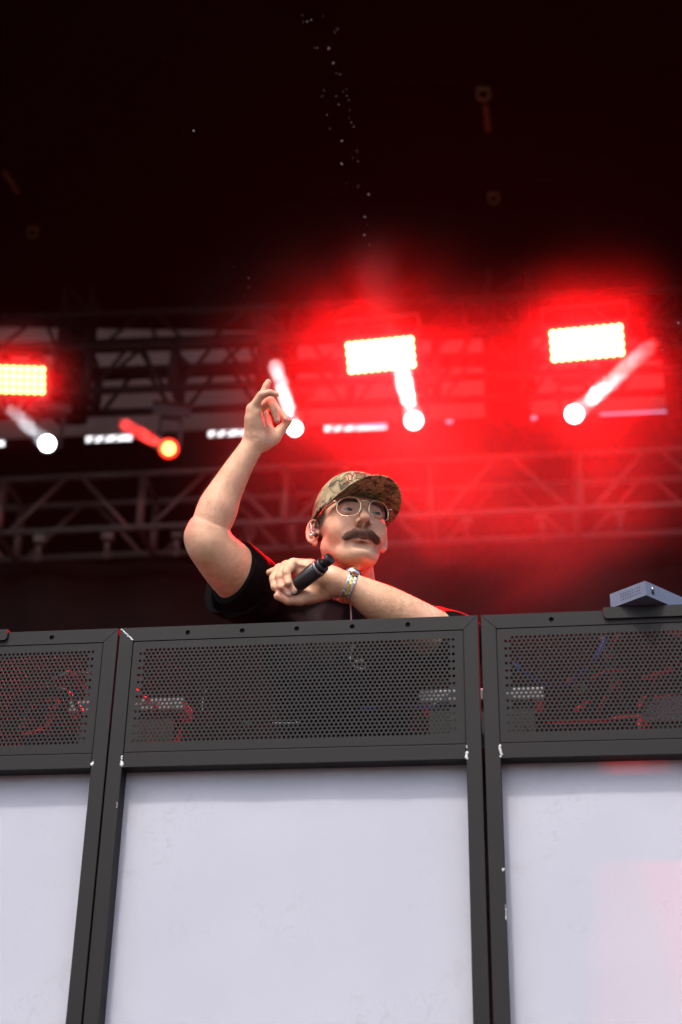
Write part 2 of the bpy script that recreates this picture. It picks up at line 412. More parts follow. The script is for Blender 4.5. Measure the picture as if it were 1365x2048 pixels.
def moving_head(x, y, x1, y1, Z, Z1, rl, label, beamlabel, color=(1, 1, 1), power=60, red=False, r_end=.052):
    rl = rl * .76
    q = P3(x, y, Z); e = P3(x1, y1, Z1); d = e - q; L = np.linalg.norm(d); d = d / L
    t = thing('moving_head_light', label, 'stage light', q, 'moving head spotlights')
    s_, u, n = frame_at(q, CAM)
    # the lens looks between the beam and the camera, so the disc reads round
    m_ = n
    b = MB(); b.tube([q - m_ * .30, q - m_ * .24, q - m_ * .1, q - m_ * .004], [rl * .7, rl * 1.15, rl * 1.3, rl * 1.12], 20); b.build('head', MT['black'], t, True)
    b = MB(); b.ball(q, (rl, rl, rl), 20, 12); b.build('lens', MT['lens_r'] if red else MT['lens_w'], t, True)
    if red:
        b = MB()
        ring = [q + (s_ * math.cos(a) + u * math.sin(a)) * rl * 1.28 + m_ * .0 for a in [2 * math.pi * k / 20 for k in range(21)]]
        b.tube(ring, rl * .3, 8, False); b.build('lens_rim', MT['lens_rim_r'], t, True)
    k = MB()
    for sg in (-1, 1):
        k.box(q - m_ * .17 + s_ * sg * rl * 1.6 + np.array([0, 0, .11]), s_ * .015, np.array([0, 0, .14]), m_ * .04)
    k.box(q - m_ * .17 + np.array([0, 0, .25]), s_ * rl * 1.7, np.array([0, 0, .02]), m_ * .05)
    k.build('yoke', MT['black'], t, bevel=.005)
    k = MB(); k.box(q - m_ * .17 + np.array([0, 0, .33]), s_ * .14, np.array([0, 0, .06]), m_ * .1); k.build('base', MT['black'], t, bevel=.01)
    # smoke in the beam: a closed volume, lit by the lamp itself
    k = MB(); N = 12; pts = []; rs = []
    for i in range(N + 1):
        f_ = i / N
        pts.append(q + d * (rl * .3 + (L - rl * .3) * f_)); rs.append((rl * 1.0 * (1 - f_) + r_end * f_) * (1 + .10 * math.sin(f_ * 23 + x) * f_) * (.5 if i == N else 1))
    k.tube(pts, rs, 16); bo = k.build('light_beam', MT['smoke_w'], t, True); bo['kind'] = 'stuff'; bo['label'] = beamlabel
    ld = bpy.data.lights.new('beam_lamp', 'SPOT'); ld.energy = power; ld.color = color; ld.shadow_soft_size = rl * .85
    ld.spot_size = rad(14); ld.spot_blend = .3
    lo = bpy.data.objects.new('lamp', ld); col.objects.link(lo); lo.parent = t
    lo.location = Vector([float(v) for v in d * (rl * 1.02)]); lo.rotation_euler = Vector([float(v) for v in d]).to_track_quat('-Z', 'Y').to_euler()
    return t
W = (.93, .96, 1.0)
moving_head(95, 887, 18, 815, 10.0, 9.7, .074, 'cold white spotlight under the left LED panel', 'white beam rising to the left', W, 55)
moving_head(338, 897, 243, 846, 10.0, 9.7, .060, 'amber and red spotlight, the only one not white', 'red beam rising to the left', (1, .02, .015), 300, True)
moving_head(590, 857, 548, 722, 10.0, 9.6, .066, 'white spotlight half behind the raised hand', 'white beam behind the fingers', W, 220)
moving_head(828, 841, 803, 738, 10.0, 9.7, .080, 'brightest white spotlight, hanging straight below the middle LED panel', 'short upright white beam', W, 900, r_end=.06)
moving_head(1149, 828, 1308, 686, 10.0, 9.5, .080, 'white spotlight with a beam slanting up to the right', 'long white beam slanting up to the right', W, 300)

# ------------------------------------------------------------------ haze (even air round everything)
hz = bpy.data.materials.new('stage_haze'); hz.use_nodes = True; _n = hz.node_tree
_n.nodes.remove(_n.nodes['Principled BSDF']); _v = _n.nodes.new('ShaderNodeVolumePrincipled')
_v.inputs['Color'].default_value = (.95, .95, .95, 1); _v.inputs['Density'].default_value = .00011
_n.links.new(_v.outputs[0], _n.nodes['Material Output'].inputs['Volume'])
b = MB(); b.box((0, 0, 4.9), (153, 0, 0), (0, 153, 0), (0, 0, 5.9))
ho = b.build('haze', hz); ho['kind'] = 'stuff'; ho['label'] = 'thin stage haze around the stage'

# stage smoke drifting round the middle and right lights
def smoke_cloud(name, label, c, r, dens, seed):
    c = np.array(c, float)
    m = bpy.data.materials.new('drifting_smoke'); m.use_nodes = True; n = m.node_tree; n.nodes.remove(n.nodes['Principled BSDF'])
    v = n.nodes.new('ShaderNodeVolumePrincipled'); v.inputs['Color'].default_value = (.95, .95, .95, 1)
    tc = n.nodes.new('ShaderNodeTexCoord'); t = n.nodes.new('ShaderNodeTexNoise'); t.noise_dimensions = '4D'; t.inputs['W'].default_value = seed
    t.inputs['Scale'].default_value = 1.15; t.inputs['Detail'].default_value = 5; t.inputs['Distortion'].default_value = .8
    mp = n.nodes.new('ShaderNodeMapRange'); mp.inputs[1].default_value = .42; mp.inputs[2].default_value = .66; mp.inputs[3].default_value = .2 * dens; mp.inputs[4].default_value = dens
    g = n.nodes.new('ShaderNodeVectorMath'); g.operation = 'MULTIPLY'; g.inputs[1].default_value = (1 / r[0], 1 / r[1], 1 / r[2])
    ln = n.nodes.new('ShaderNodeVectorMath'); ln.operation = 'LENGTH'
    fo = n.nodes.new('ShaderNodeMapRange'); fo.interpolation_type = 'SMOOTHSTEP'; fo.inputs[1].default_value = .0; fo.inputs[2].default_value = 1.0; fo.inputs[3].default_value = 1; fo.inputs[4].default_value = 0
    mu = n.nodes.new('ShaderNodeMath'); mu.operation = 'MULTIPLY'
    n.links.new(tc.outputs['Object'], t.inputs['Vector']); n.links.new(t.outputs[0], mp.inputs[0])
    n.links.new(tc.outputs['Object'], g.inputs[0]); n.links.new(g.outputs[0], ln.inputs[0]); n.links.new(ln.outputs['Value'], fo.inputs[0])
    n.links.new(mp.outputs[0], mu.inputs[0]); n.links.new(fo.outputs[0], mu.inputs[1]); n.links.new(mu.outputs[0], v.inputs['Density'])
    n.links.new(v.outputs[0], n.nodes['Material Output'].inputs['Volume'])
    k = MB(); k.ball(c, r, 24, 14); o = k.build(name, m, None, True, loc=c)
    o['kind'] = 'stuff'; o['label'] = label; return o
smoke_cloud('smoke', 'red lit smoke drifting round the middle LED panel light', at(728, 790, 9.8), (1.8, 1.3, 1.8), .085, 5.0)
smoke_cloud('smoke', 'red lit smoke drifting round the right LED panel light', at(1185, 770, 9.7), (1.2, 1.2, 1.5), .075, 2.0)
smoke_cloud('smoke', 'small red halo of smoke round the left LED panel light', at(20, 762, 9.55), (.75, .6, .6), .09, 7.0)
smoke_cloud('smoke', 'faint dark red smoke low between the silver truss and the drape', at(960, 1030, 9.6), (2.3, 1.4, 1.4), .15, 8.0)

# ------------------------------------------------------------------ DJ booth
ALPHA = rad(8)
BD = np.array([math.cos(ALPHA), -math.sin(ALPHA), 0]); BN = np.array([math.sin(ALPHA), math.cos(ALPHA), 0]); BZ = np.array([0, 0, 1.0])
BP0 = at(600, 1242, 2.9); BP0 = np.array([BP0[0], BP0[1], 0])
def BP(u, v, w=0.0):
    return BP0 + BD * u + BZ * v + BN * w
def bbox(mb, u0, u1, v0, v1, w0, w1):
    return mb.hexa([BP(u0, v0, w0), BP(u1, v0, w0), BP(u1, v0, w1), BP(u0, v0, w1), BP(u0, v1, w0), BP(u1, v1, w0), BP(u1, v1, w1), BP(u0, v1, w1)])

def plate_cells(mb, cells, t, n=12, w=0.0):
    """cells: (u0,u1,v0,v1, holes radius or None); real holes with walls of depth t"""
    for (u0, u1, v0, v1, r) in cells:
        if r is None:
            mb.add([BP(u0, v0, w), BP(u1, v0, w), BP(u1, v1, w), BP(u0, v1, w)], [(0, 1, 2, 3)]); continue
        cu, cv = (u0 + u1) / 2, (v0 + v1) / 2
        hu, hv = (u1 - u0) / 2, (v1 - v0) / 2
        out, inn, bk = [], [], []
        for k in range(n):
            a = 2 * math.pi * (k + .5) / n; c_, s_ = math.cos(a), math.sin(a)
            sc_ = 1 / max(abs(c_) / 1.0, abs(s_) / 1.0)
            x, y = c_ * sc_, s_ * sc_
            out.append(BP(cu + x * hu, cv + y * hv, w)); inn.append(BP(cu + c_ * r, cv + s_ * r, w)); bk.append(BP(cu + c_ * r, cv + s_ * r, w + t))
        b0 = len(mb.v)
        fs = []
        for k in range(n):
            k2 = (k + 1) % n
            fs.append((k, k2, n + k2, n + k)); fs.append((n + k, n + k2, 2 * n + k2, 2 * n + k))
        # corner fillers (the square's corners between two outline points)
        vs = out + inn + bk
        cidx = []
        for (sx, sy, ka, kb) in ((1, 1, 1, 0), (-1, 1, 4, 3), (-1, -1, 7, 6), (1, -1, 10, 9)):
            vs.append(BP(cu + sx * hu, cv + sy * hv, w)); 
            # find the two outline points either side of the corner
            ang = math.atan2(sy, sx) % (2 * math.pi); kk = int((ang / (2 * math.pi)) * n - .5) % n
            fs.append((kk, len(vs) - 1, (kk + 1) % n))
        mb.add(vs, fs)

PITCH, ROWH = .00895, .00775
def booth_module(ul, label, rail_holes, seed, ledge=None):
    W = .7405; ur = ul + W; t = thing('booth_module', label, 'booth front', BP(ul + W / 2, STAGE, 0), 'modules of the booth front')
    T0, T1, M0, M1 = 2.7005, 2.7300, 2.4322, 2.4622     # top rail and middle rail
    pl_, pr_ = ul + .031, ur - .031
    D = .038
    g = .0009
    # posts with mitred heads
    for (a, c, nm) in ((ul + .0012, pl_, 'post'), (pr_, ur - .0012, 'post')):
        inner_right = c == pl_
        mb = MB()
        zt_in = T0 + .0005; zt_out = T1
        ua, uc = a, c
        za, zc = (zt_out, zt_in) if inner_right else (zt_in, zt_out)
        mb.hexa([BP(ua, STAGE + .004, 0), BP(uc, STAGE + .004, 0), BP(uc, STAGE + .004, D), BP(ua, STAGE + .004, D), BP(ua, za, 0), BP(uc, zc, 0), BP(uc, zc, D), BP(ua, za, D)])
        mb.build(nm, MT['frame'], t, bevel=.0012)
    # top rail: front skin with bolt holes, mitred ends, hollow behind
    hr = .0052; cells = []; u = pl_
    for h in sorted(rail_holes):
        if h - .012 > u: cells.append((u, h - .012, T0, T1, None))
        cells.append((h - .012, h + .012, T0, T0 + .029, hr)); cells.append((h - .012, h + .012, T0 + .029, T1, None)); u = h + .012
    cells.append((u, pr_, T0, T1, None))
    mb = MB(); plate_cells(mb, cells, .0025, 16, .0004)
    mb.add([BP(pl_, T0, .0004), BP(pl_, T1, .0004), BP(ul + .0016, T1, .0004)], [(0, 2, 1)])
    mb.add([BP(pr_, T0, .0004), BP(pr_, T1, .0004), BP(ur - .0016, T1, .0004)], [(0, 1, 2)])
    mb.add([BP(ul + .0016, T1, .0004), BP(ur - .0016, T1, .0004), BP(ur - .0016, T1, D), BP(ul + .0016, T1, D)], [(0, 1, 2, 3)])
    mb.add([BP(pl_, T0, .0004), BP(pr_, T0, .0004), BP(pr_, T0, D), BP(pl_, T0, D)], [(0, 1, 2, 3)])
    mb.add([BP(ul + .0016, T1, D), BP(ur - .0016, T1, D), BP(pr_, T0, D), BP(pl_, T0, D)], [(0, 1, 2, 3)])
    mb.build('top_rail', MT['frame'], t)
    mb = MB(); bbox(mb, pl_ + .001, pr_ - .001, T0 + .001, T1 - .001, .006, .0065)
    mb.build('rail_dark_sheet', MT['dark'], t)  # black sheet in place of the shade inside the hollow rail
    mb = MB(); bbox(mb, pl_ + g, pr_ - g, M0, M1, .0006, D); mb.build('middle_rail', MT['frame'], t, bevel=.0012)
    mb = MB(); bbox(mb, pl_ + g, pr_ - g, STAGE + .006, STAGE + .036, .0006, D); mb.build('bottom_rail', MT['frame'], t, bevel=.0012)
    # perforated panel, set 2 mm back with a thin groove round it
    c0, c1, d0, d1 = pl_ + .0016, pr_ - .0016, M1 + .0018, T0 - .0018
    mid = (ul + ur) / 2 - .0075
    NR = 26; vtop = 2.6800; cells = []
    fu0 = mid + .0075 - .3150 + .0070 - PITCH / 2
    rows_bottom = vtop - (NR - 1) * ROWH - ROWH / 2
    cells.append((c0, c1, d0, rows_bottom, None)); cells.append((c0, c1, vtop + ROWH / 2, d1, None))
    for j in range(NR):
        v = vtop - j * ROWH; st = fu0 if j % 2 == 0 else fu0 - 1.5 * PITCH
        cells.append((c0, st, v - ROWH / 2, v + ROWH / 2, None))
        for i in range(71):
            cells.append((st + i * PITCH, st + (i + 1) * PITCH, v - ROWH / 2, v + ROWH / 2, .00295))
        cells.append((st + 71 * PITCH, c1, v - ROWH / 2, v + ROWH / 2, None))
    mb = MB(); plate_cells(mb, cells, .0015, 12, .0016)
    for q_ in ((pl_ - .001, pl_ + .007, M1 - .001, T0 + .001), (pr_ - .007, pr_ + .001, M1 - .001, T0 + .001), (pl_ + .0071, pr_ - .0071, M1 - .001, M1 + .007), (pl_ + .0071, pr_ - .0071, T0 - .007, T0 + .001)):
        bbox(mb, *q_, .0042, .0062)  # added backing strips that block light leaking through the groove
    mb.build('perforated_panel', MT['frame'], t)
    # fabric panel
    r_ = np.random.default_rng(seed)
    f0, f1, g0, g1 = pl_ - .004, pr_ + .004, STAGE + .03, M0 + .004
    nu, nv = 90, 120; mb = MB(); vs = []
    for j in range(nv + 1):
        for i in range(nu + 1):
            a = i / nu; c = j / nv; u = f0 + (f1 - f0) * a; v = g0 + (g1 - g0) * c
            e = min(a, 1 - a)
            wv = .0030 * mnoise.noise(Vector((u * 2.1 + seed, v * 1.6, 0))) + .0022 * math.exp(-((1 - a) * 34 - 1.2) ** 2) * mnoise.noise(Vector((seed, v * 5, 3)))
            wv += .0010 * mnoise.noise(Vector((u * 7, v * 7, seed))) * min(1, e * 12)
            vs.append(BP(u, v, D + .002 + wv))
    mb.add(vs, [(j * (nu + 1) + i, j * (nu + 1) + i + 1, (j + 1) * (nu + 1) + i + 1, (j + 1) * (nu + 1) + i) for j in range(nv) for i in range(nu)])
    mb.build('fabric_panel', MT['fabric'], t, True)
    # weld beads on the mitres, bright chips at the corners
    def bead(ua, va, ub, vb, m, r0, n_=9, nm='weld_bead'):
        k = MB()
        for i in range(n_):
            f_ = i / (n_ - 1); rr = r0 * (.7 + .6 * r_.random())
            k.ball(BP(ua + (ub - ua) * f_ + r_.normal() * r0 * .25, va + (vb - va) * f_ + r_.normal() * r0 * .25, .0002), (rr, rr * .6, rr), 6, 4)
        k.build(nm, m, t, True)
    bead(ul + .004, T1 - .003, pl_ - .001, T0 + .002, MT['weld'] if seed != 3 else MT['frame'], .0019 if seed == 2 else .0011, 16)
    bead(ur - .004, T1 - .003, pr_ + .001, T0 + .002, MT['frame'] if seed != 2 else MT['frame'], .0012, 14)
    return t, pl_, pr_, bead

# dirty white fabric
fab = bpy.data.materials.new('white_booth_fabric'); fab.use_nodes = True; n = fab.node_tree; p = n.nodes['Principled BSDF']; out = n.nodes['Material Output']
tc = n.nodes.new('ShaderNodeTexCoord')
def nz(scale, detail=4, rough=.5, dist=0.0, vec=None):
    t = n.nodes.new('ShaderNodeTexNoise'); t.inputs['Scale'].default_value = scale; t.inputs['Detail'].default_value = detail; t.inputs['Roughness'].default_value = rough; t.inputs['Distortion'].default_value = dist
    n.links.new(vec or tc.outputs['Object'], t.inputs['Vector']); return t
def mr(src, a, b_, c, d):
    r = n.nodes.new('ShaderNodeMapRange'); r.inputs[1].default_value = a; r.inputs[2].default_value = b_; r.inputs[3].default_value = c; r.inputs[4].default_value = d
    n.links.new(src, r.inputs[0]); return r.outputs[0]
def mixc(fac, a, b_):
    x = n.nodes.new('ShaderNodeMix'); x.data_type = 'RGBA'
    for s_, v in ((0, fac), (6, a), (7, b_)):
        if isinstance(v, (int, float)): x.inputs[s_].default_value = v
        elif isinstance(v, tuple): x.inputs[s_].default_value = (*v, 1)
        else: n.links.new(v, x.inputs[s_])
    return x.outputs[2]
def mul(a, b_):
    x = n.nodes.new('ShaderNodeMath'); x.operation = 'MULTIPLY'
    for i, v in enumerate((a, b_)):
        if isinstance(v, (int, float)): x.inputs[i].default_value = v
        else: n.links.new(v, x.inputs[i])
    return x.outputs[0]
blot = mul(mr(nz(9, 4, .6, 1.2).outputs[0], .55, .68, 0, 1), mr(nz(2.2, 2).outputs[0], .47, .58, 0, 1))
scuff = mul(mr(nz(34, 5, .7, 2.2).outputs[0], .54, .64, 0, 1), mr(nz(5, 2).outputs[0], .52, .62, 0, 1))
c1_ = mixc(mr(nz(3, 5).outputs[0], .35, .65, 0, .5), (.425, .43, .49), (.375, .38, .44))
c2_ = mixc(mul(blot, .17), c1_, (.25, .22, .22))
c3_ = mixc(mul(scuff, .22), c2_, (.27, .23, .23))
n.links.new(c3_, p.inputs['Base Color']); p.inputs['Roughness'].default_value = .75
wv = n.nodes.new('ShaderNodeTexWave'); wv.inputs['Scale'].default_value = 420; n.links.new(tc.outputs['Object'], wv.inputs['Vector'])
wv2 = n.nodes.new('ShaderNodeTexWave'); wv2.inputs['Scale'].default_value = 420; wv2.bands_direction = 'Z'; n.links.new(tc.outputs['Object'], wv2.inputs['Vector'])
ad = n.nodes.new('ShaderNodeMath'); ad.operation = 'ADD'; n.links.new(wv.outputs['Fac'], ad.inputs[0]); n.links.new(wv2.outputs['Fac'], ad.inputs[1])
bp_ = n.nodes.new('ShaderNodeBump'); bp_.inputs['Strength'].default_value = .25; bp_.inputs['Distance'].default_value = .0006
n.links.new(ad.outputs[0], bp_.inputs['Height']); n.links.new(bp_.outputs[0], p.inputs['Normal'])
tl = n.nodes.new('ShaderNodeBsdfTranslucent'); tl.inputs[0].default_value = (.7, .7, .72, 1)
mx = n.nodes.new('ShaderNodeMixShader'); mx.inputs[0].default_value = .035
n.links.new(p.outputs[0], mx.inputs[1]); n.links.new(tl.outputs[0], mx.inputs[2]); n.links.new(mx.outputs[0], out.inputs['Surface'])
MT['fabric'] = fab

m1, a1, b1, bead1 = booth_module(-.3785 - .7405, 'booth front module cut by the left edge, scuffed white fabric below', [-.5216, -.80], 1)
m2, a2, b2, bead2 = booth_module(-.3775, 'booth front module in the middle, under the performer', [-.2326, -.1187, -.0058, .1081, .2208], 2)
m3, a3, b3, bead3 = booth_module(.3662, 'booth front module on the right, pink glow on its white fabric', [.5074], 3)
bead1(b1 + .003, 2.444, b1 + .001, 2.438, MT['paint_chip'], .0030, 5, 'paint_chip')
bead2(a2 - .002, 2.455, a2 - .001, 2.450, MT['paint_chip'], .0022, 4, 'paint_chip')
bead2(a2 - .002, 2.443, a2 - .001, 2.437, MT['paint_chip'], .0032, 5, 'paint_chip')
bead2(b2 + .0005, 2.444, b2 + .0005, 2.434, MT['paint_chip'], .0028, 6, 'paint_chip')
bead2(b2 + .001, 2.457, b2 + .001, 2.455, MT['paint_chip'], .0018, 3, 'paint_chip')
bead3(a3 - .001, 2.458, a3 + .0012, 2.436, MT['paint_chip'], .0026, 9, 'paint_chip')
bead3(a3 - .002, 2.2225, a3 - .004, 2.2195, MT['paint_chip'], .0018, 6, 'paint_chip')
bead3(a3 - .0008, 2.155, a3 - .0008, 2.130, MT['paint_chip'], .0012, 10, 'paint_chip')
bead2(a2 - .003, 2.361, a2 - .0028, 2.352, MT['paint_chip'], .0009, 5, 'paint_chip')

# table behind the booth front with gear on it
TB = thing('booth_table', 'black work table hidden behind the booth front', 'table', BP(0, STAGE, .4))
mb = MB(); bbox(mb, -1.05, .585, 2.470, 2.500, .055, .62); mb.build('table_top', MT['inside'], TB)
mb = MB(); bbox(mb, .586, 1.15, 2.470, 2.500, .15, .30); mb.build('shadow_shelf', MT['inside'], TB)  # carries a box; shaped to cast a shadow band across the fabric glow
for u_, w_ in [(a, b) for a in (-1.0, -.38, .365) for b in (.18, .58)] + [(1.1, .2), (1.1, .27)]:
    if True:
        mb = MB(); bbox(mb, u_ - .02, u_ + .02, STAGE + .002, 2.469, w_ - .02, w_ + .02); mb.build('leg', MT['inside'], TB)
# narrow rail shelf that carries the three power boxes
def device(u0, u1, v0, v1, w0, w1, label, m, grp='devices behind the perforated panels', fins=5):
    t = thing('power_box', label, 'power box', BP((u0 + u1) / 2, v0, (w0 + w1) / 2), grp)
    mb = MB(); bbox(mb, u0, u1, v0, v1, w0, w1); mb.build('case', m, t, bevel=.003)
    for i in range(fins):
        u = u0 + (u1 - u0) * (i + .5) / fins
        mb = MB(); bbox(mb, u - .003, u + .003, v0 + .004, v1 - .004, w0 - .004, w0 - .0004); mb.build('fin', m, t)
    mb = MB(); bbox(mb, u0 + .02, u1 - .02, 2.5005, v0 - .0005, w0 + .01, w1 - .01); mb.build('stand', MT['inside'], t)
    return t
device(-.52, -.27, 2.601, 2.631, .15, .24, 'grey power box behind the post left of the performer', MT['gear'])
device(.23, .487, 2.601, 2.630, .15, .24, 'grey power box behind the post right of the performer', MT['gear'])
device(.68, 1.0, 2.548, 2.603, .15, .28, 'rounded grey box behind the right perforated panel', MT['gear'])
# cables behind the mesh
MT['cab_r'] = mat('red_cable', (.55, .02, .015), .35); MT['cab_b'] = mat('blue_cable', (.03, .05, .45), .4)
MT['cab_k'] = mat('black_cable', (.012, .012, .012), .45); MT['cab_g'] = mat('green_cable', (.02, .18, .06), .4); MT['cab_w'] = mat('white_cable', (.75, .75, .72), .4)
def smooth_pts(pts, n=8):
    pts = [np.array(p, float) for p in pts]; o = []
    P = [pts[0]] + pts + [pts[-1]]
    for i in range(1, len(P) - 2):
        for k in range(n):
            t = k / n; a, b_, c, d = P[i - 1:i + 3]
            o.append(.5 * ((2 * b_) + (-a + c) * t + (2 * a - 5 * b_ + 4 * c - d) * t * t + (-a + 3 * b_ - 3 * c + d) * t ** 3))
    o.append(pts[-1]); return o
def cable(pts, r, m, label, grp='cables behind the perforated panels'):
    q = smooth_pts([BP(*p) for p in pts]); c = q[0]
    o = MB().tube(q, r, 6).build('cable', m, None, True, loc=c); return tag(o, label, 'cable', grp)
def via(x, y, w):
    """booth coordinates u, v, w of what shows at photograph pixel x, y at depth w behind the front"""
    r = at(x, y, 1.0) - CAM; t = ((BP0 - CAM) @ BN + w) / (r @ BN); Q = CAM + t * r
    return ((Q - BP0) @ BD, Q[2], w)
cable([via(272, 1380, .06), via(285, 1392, .07), via(305, 1408, .08), via(320, 1425, .1)], .0036, MT['cab_r'], 'short red cable at the left edge of the middle panel')
cable([via(268, 1412, .06), via(290, 1408, .07), via(318, 1406, .07)], .0025, MT['cab_w'], 'white cable end in front of the left power box')
cable([via(405, 1425, .05), via(406, 1400, .05), via(412, 1382, .05), via(420, 1375, .05)], .0012, MT['cab_w'], 'thin bent wire standing behind the middle panel')
cable([via(545, 1446, .1), via(570, 1446, .1), via(600, 1445, .1)], .0014, MT['cab_w'], 'short pale cable low in the middle panel')
cable([via(905, 1380, .07), via(893, 1392, .07), via(880, 1402, .07), via(862, 1412, .08)], .0022, MT['cab_w'], 'white cable bent over the right power box')
cable([via(908, 1365, .08), via(880, 1412, .1), via(800, 1411, .1), via(720, 1418, .1)], .0022, MT['cab_b'], 'blue cable running left from the right post')
cable([via(1212, 1275, .08), via(1195, 1310, .08), via(1170, 1340, .09), via(1140, 1365, .09), via(1105, 1374, .1), via(1060, 1352, .09), via(1025, 1325, .09)], .003, MT['cab_b'], 'long blue cable hanging in a loop behind the right panel')
cable([via(1150, 1420, .08), via(1165, 1412, .08), via(1180, 1400, .08)], .0036, MT['cab_r'], 'red cable rising to the right at the bottom of the right panel')
cable([via(1090, 1443, .07), via(1200, 1441, .07), via(1235, 1436, .07), via(1285, 1433, .07)], .0036, MT['cab_r'], 'red cable lying along the bottom of the right panel')
cable([via(1185, 1358, .07), via(1200, 1347, .07), via(1225, 1340, .07), via(1250, 1342, .07)], .0036, MT['cab_r'], 'red cable arching in the middle of the right panel')
cable([via(1285, 1355, .07), via(1310, 1350, .07), via(1350, 1338, .07)], .0036, MT['cab_r'], 'red cable near the right edge of the photo')
cable([via(1135, 1364, .07), via(1146, 1356, .07)], .0036, MT['cab_r'], 'short red plug beside the blue cable')
cable([via(1225, 1380, .06), via(1232, 1370, .06), via(1240, 1360, .06)], .0036, MT['cab_r'], 'short red cable end under the arching red cable')
cable([via(1205, 1275, .12), via(1215, 1320, .12), via(1235, 1380, .12), via(1260, 1430, .12)], .005, MT['cab_k'], 'black cable falling behind the blue cable')
cable([via(1240, 1270, .12), via(1225, 1310, .12), via(1228, 1360, .12), via(1200, 1430, .12)], .006, MT['cab_k'], 'thick black cable in the middle of the right panel')
cable([via(1365, 1320, .12), via(1320, 1360, .12), via(1280, 1430, .12)], .006, MT['cab_k'], 'thick black cable near the right edge')
cable([via(40, 1470, .1), via(60, 1420, .1), via(90, 1375, .1), via(130, 1350, .1), via(185, 1348, .1)], .006, MT['cab_k'], 'black cable arching behind the left panel')
cable([via(95, 1470, .1), via(100, 1400, .1), via(130, 1380, .1), via(175, 1440, .1)], .005, MT['cab_k'], 'black cable loop low behind the left panel')
cable([via(48, 1470, .08), via(75, 1462, .08), via(98, 1449, .08), via(112, 1430, .08)], .0036, MT['cab_r'], 'red cable low behind the left panel')
cable([via(96, 1400, .08), via(108, 1395, .08), via(115, 1408, .08), via(108, 1420, .08)], .0036, MT['cab_r'], 'curled red cable behind the left panel')
cable([via(135, 1344, .08), via(150, 1350, .08), via(182, 1394, .08)], .0036, MT['cab_r'], 'red cable running down to the left post')
cable([via(92, 1372, .08), via(100, 1366, .08), via(108, 1372, .08), via(100, 1378, .08)], .005, MT['cab_g'], 'green cable end behind the left panel')
cable([via(1150, 1376, .1), via(1162, 1370, .1), via(1172, 1380, .1), via(1155, 1386, .1)], .005, MT['cab_g'], 'green cable knot behind the right panel')
cable([via(490, 1446, .1), via(500, 1450, .1)], .007, MT['cab_g'], 'green plug low behind the middle panel')

# ledge plates hooked over the top rail, metal box on the right one
def ledge(u0, u1, label, round_left):
    t = thing('ledge_plate', label, 'ledge', BP((u0 + u1) / 2, 2.715, 0), 'ledge plates over the top rail')
    r = .008; lo, hi = 2.7105, 2.7345
    prof = []
    if round_left:
        prof = [(u1, lo), (u1, hi), (u0, hi)] + [(u0 + r - r * math.cos(a), lo + r - r * math.sin(a)) for a in np.linspace(0, math.pi / 2, 6)]
    else:
        prof = [(u0, lo)] + [(u1 - r + r * math.sin(a), lo + r - r * math.cos(a)) for a in np.linspace(0, math.pi / 2, 6)] + [(u1, hi), (u0, hi)]
    k = MB(); nn = len(prof)
    k.add([BP(u, v, -.006) for u, v in prof] + [BP(u, v, -.0004) for u, v in prof], [tuple(range(nn)), tuple(range(nn, 2 * nn))[::-1]] + [(i, (i + 1) % nn, nn + (i + 1) % nn, nn + i) for i in range(nn)])
    k.build('lip', MT['frame'], t)
    k = MB(); bbox(k, u0, u1, 2.7316, 2.7345, -.0004, .10); k.build('shelf', MT['frame'], t)
ledge(.610, 1.10, 'folded steel ledge plate under the grey metal box', True)
ledge(-1.11, -.6165, 'folded steel ledge plate at the left edge of the booth', False)

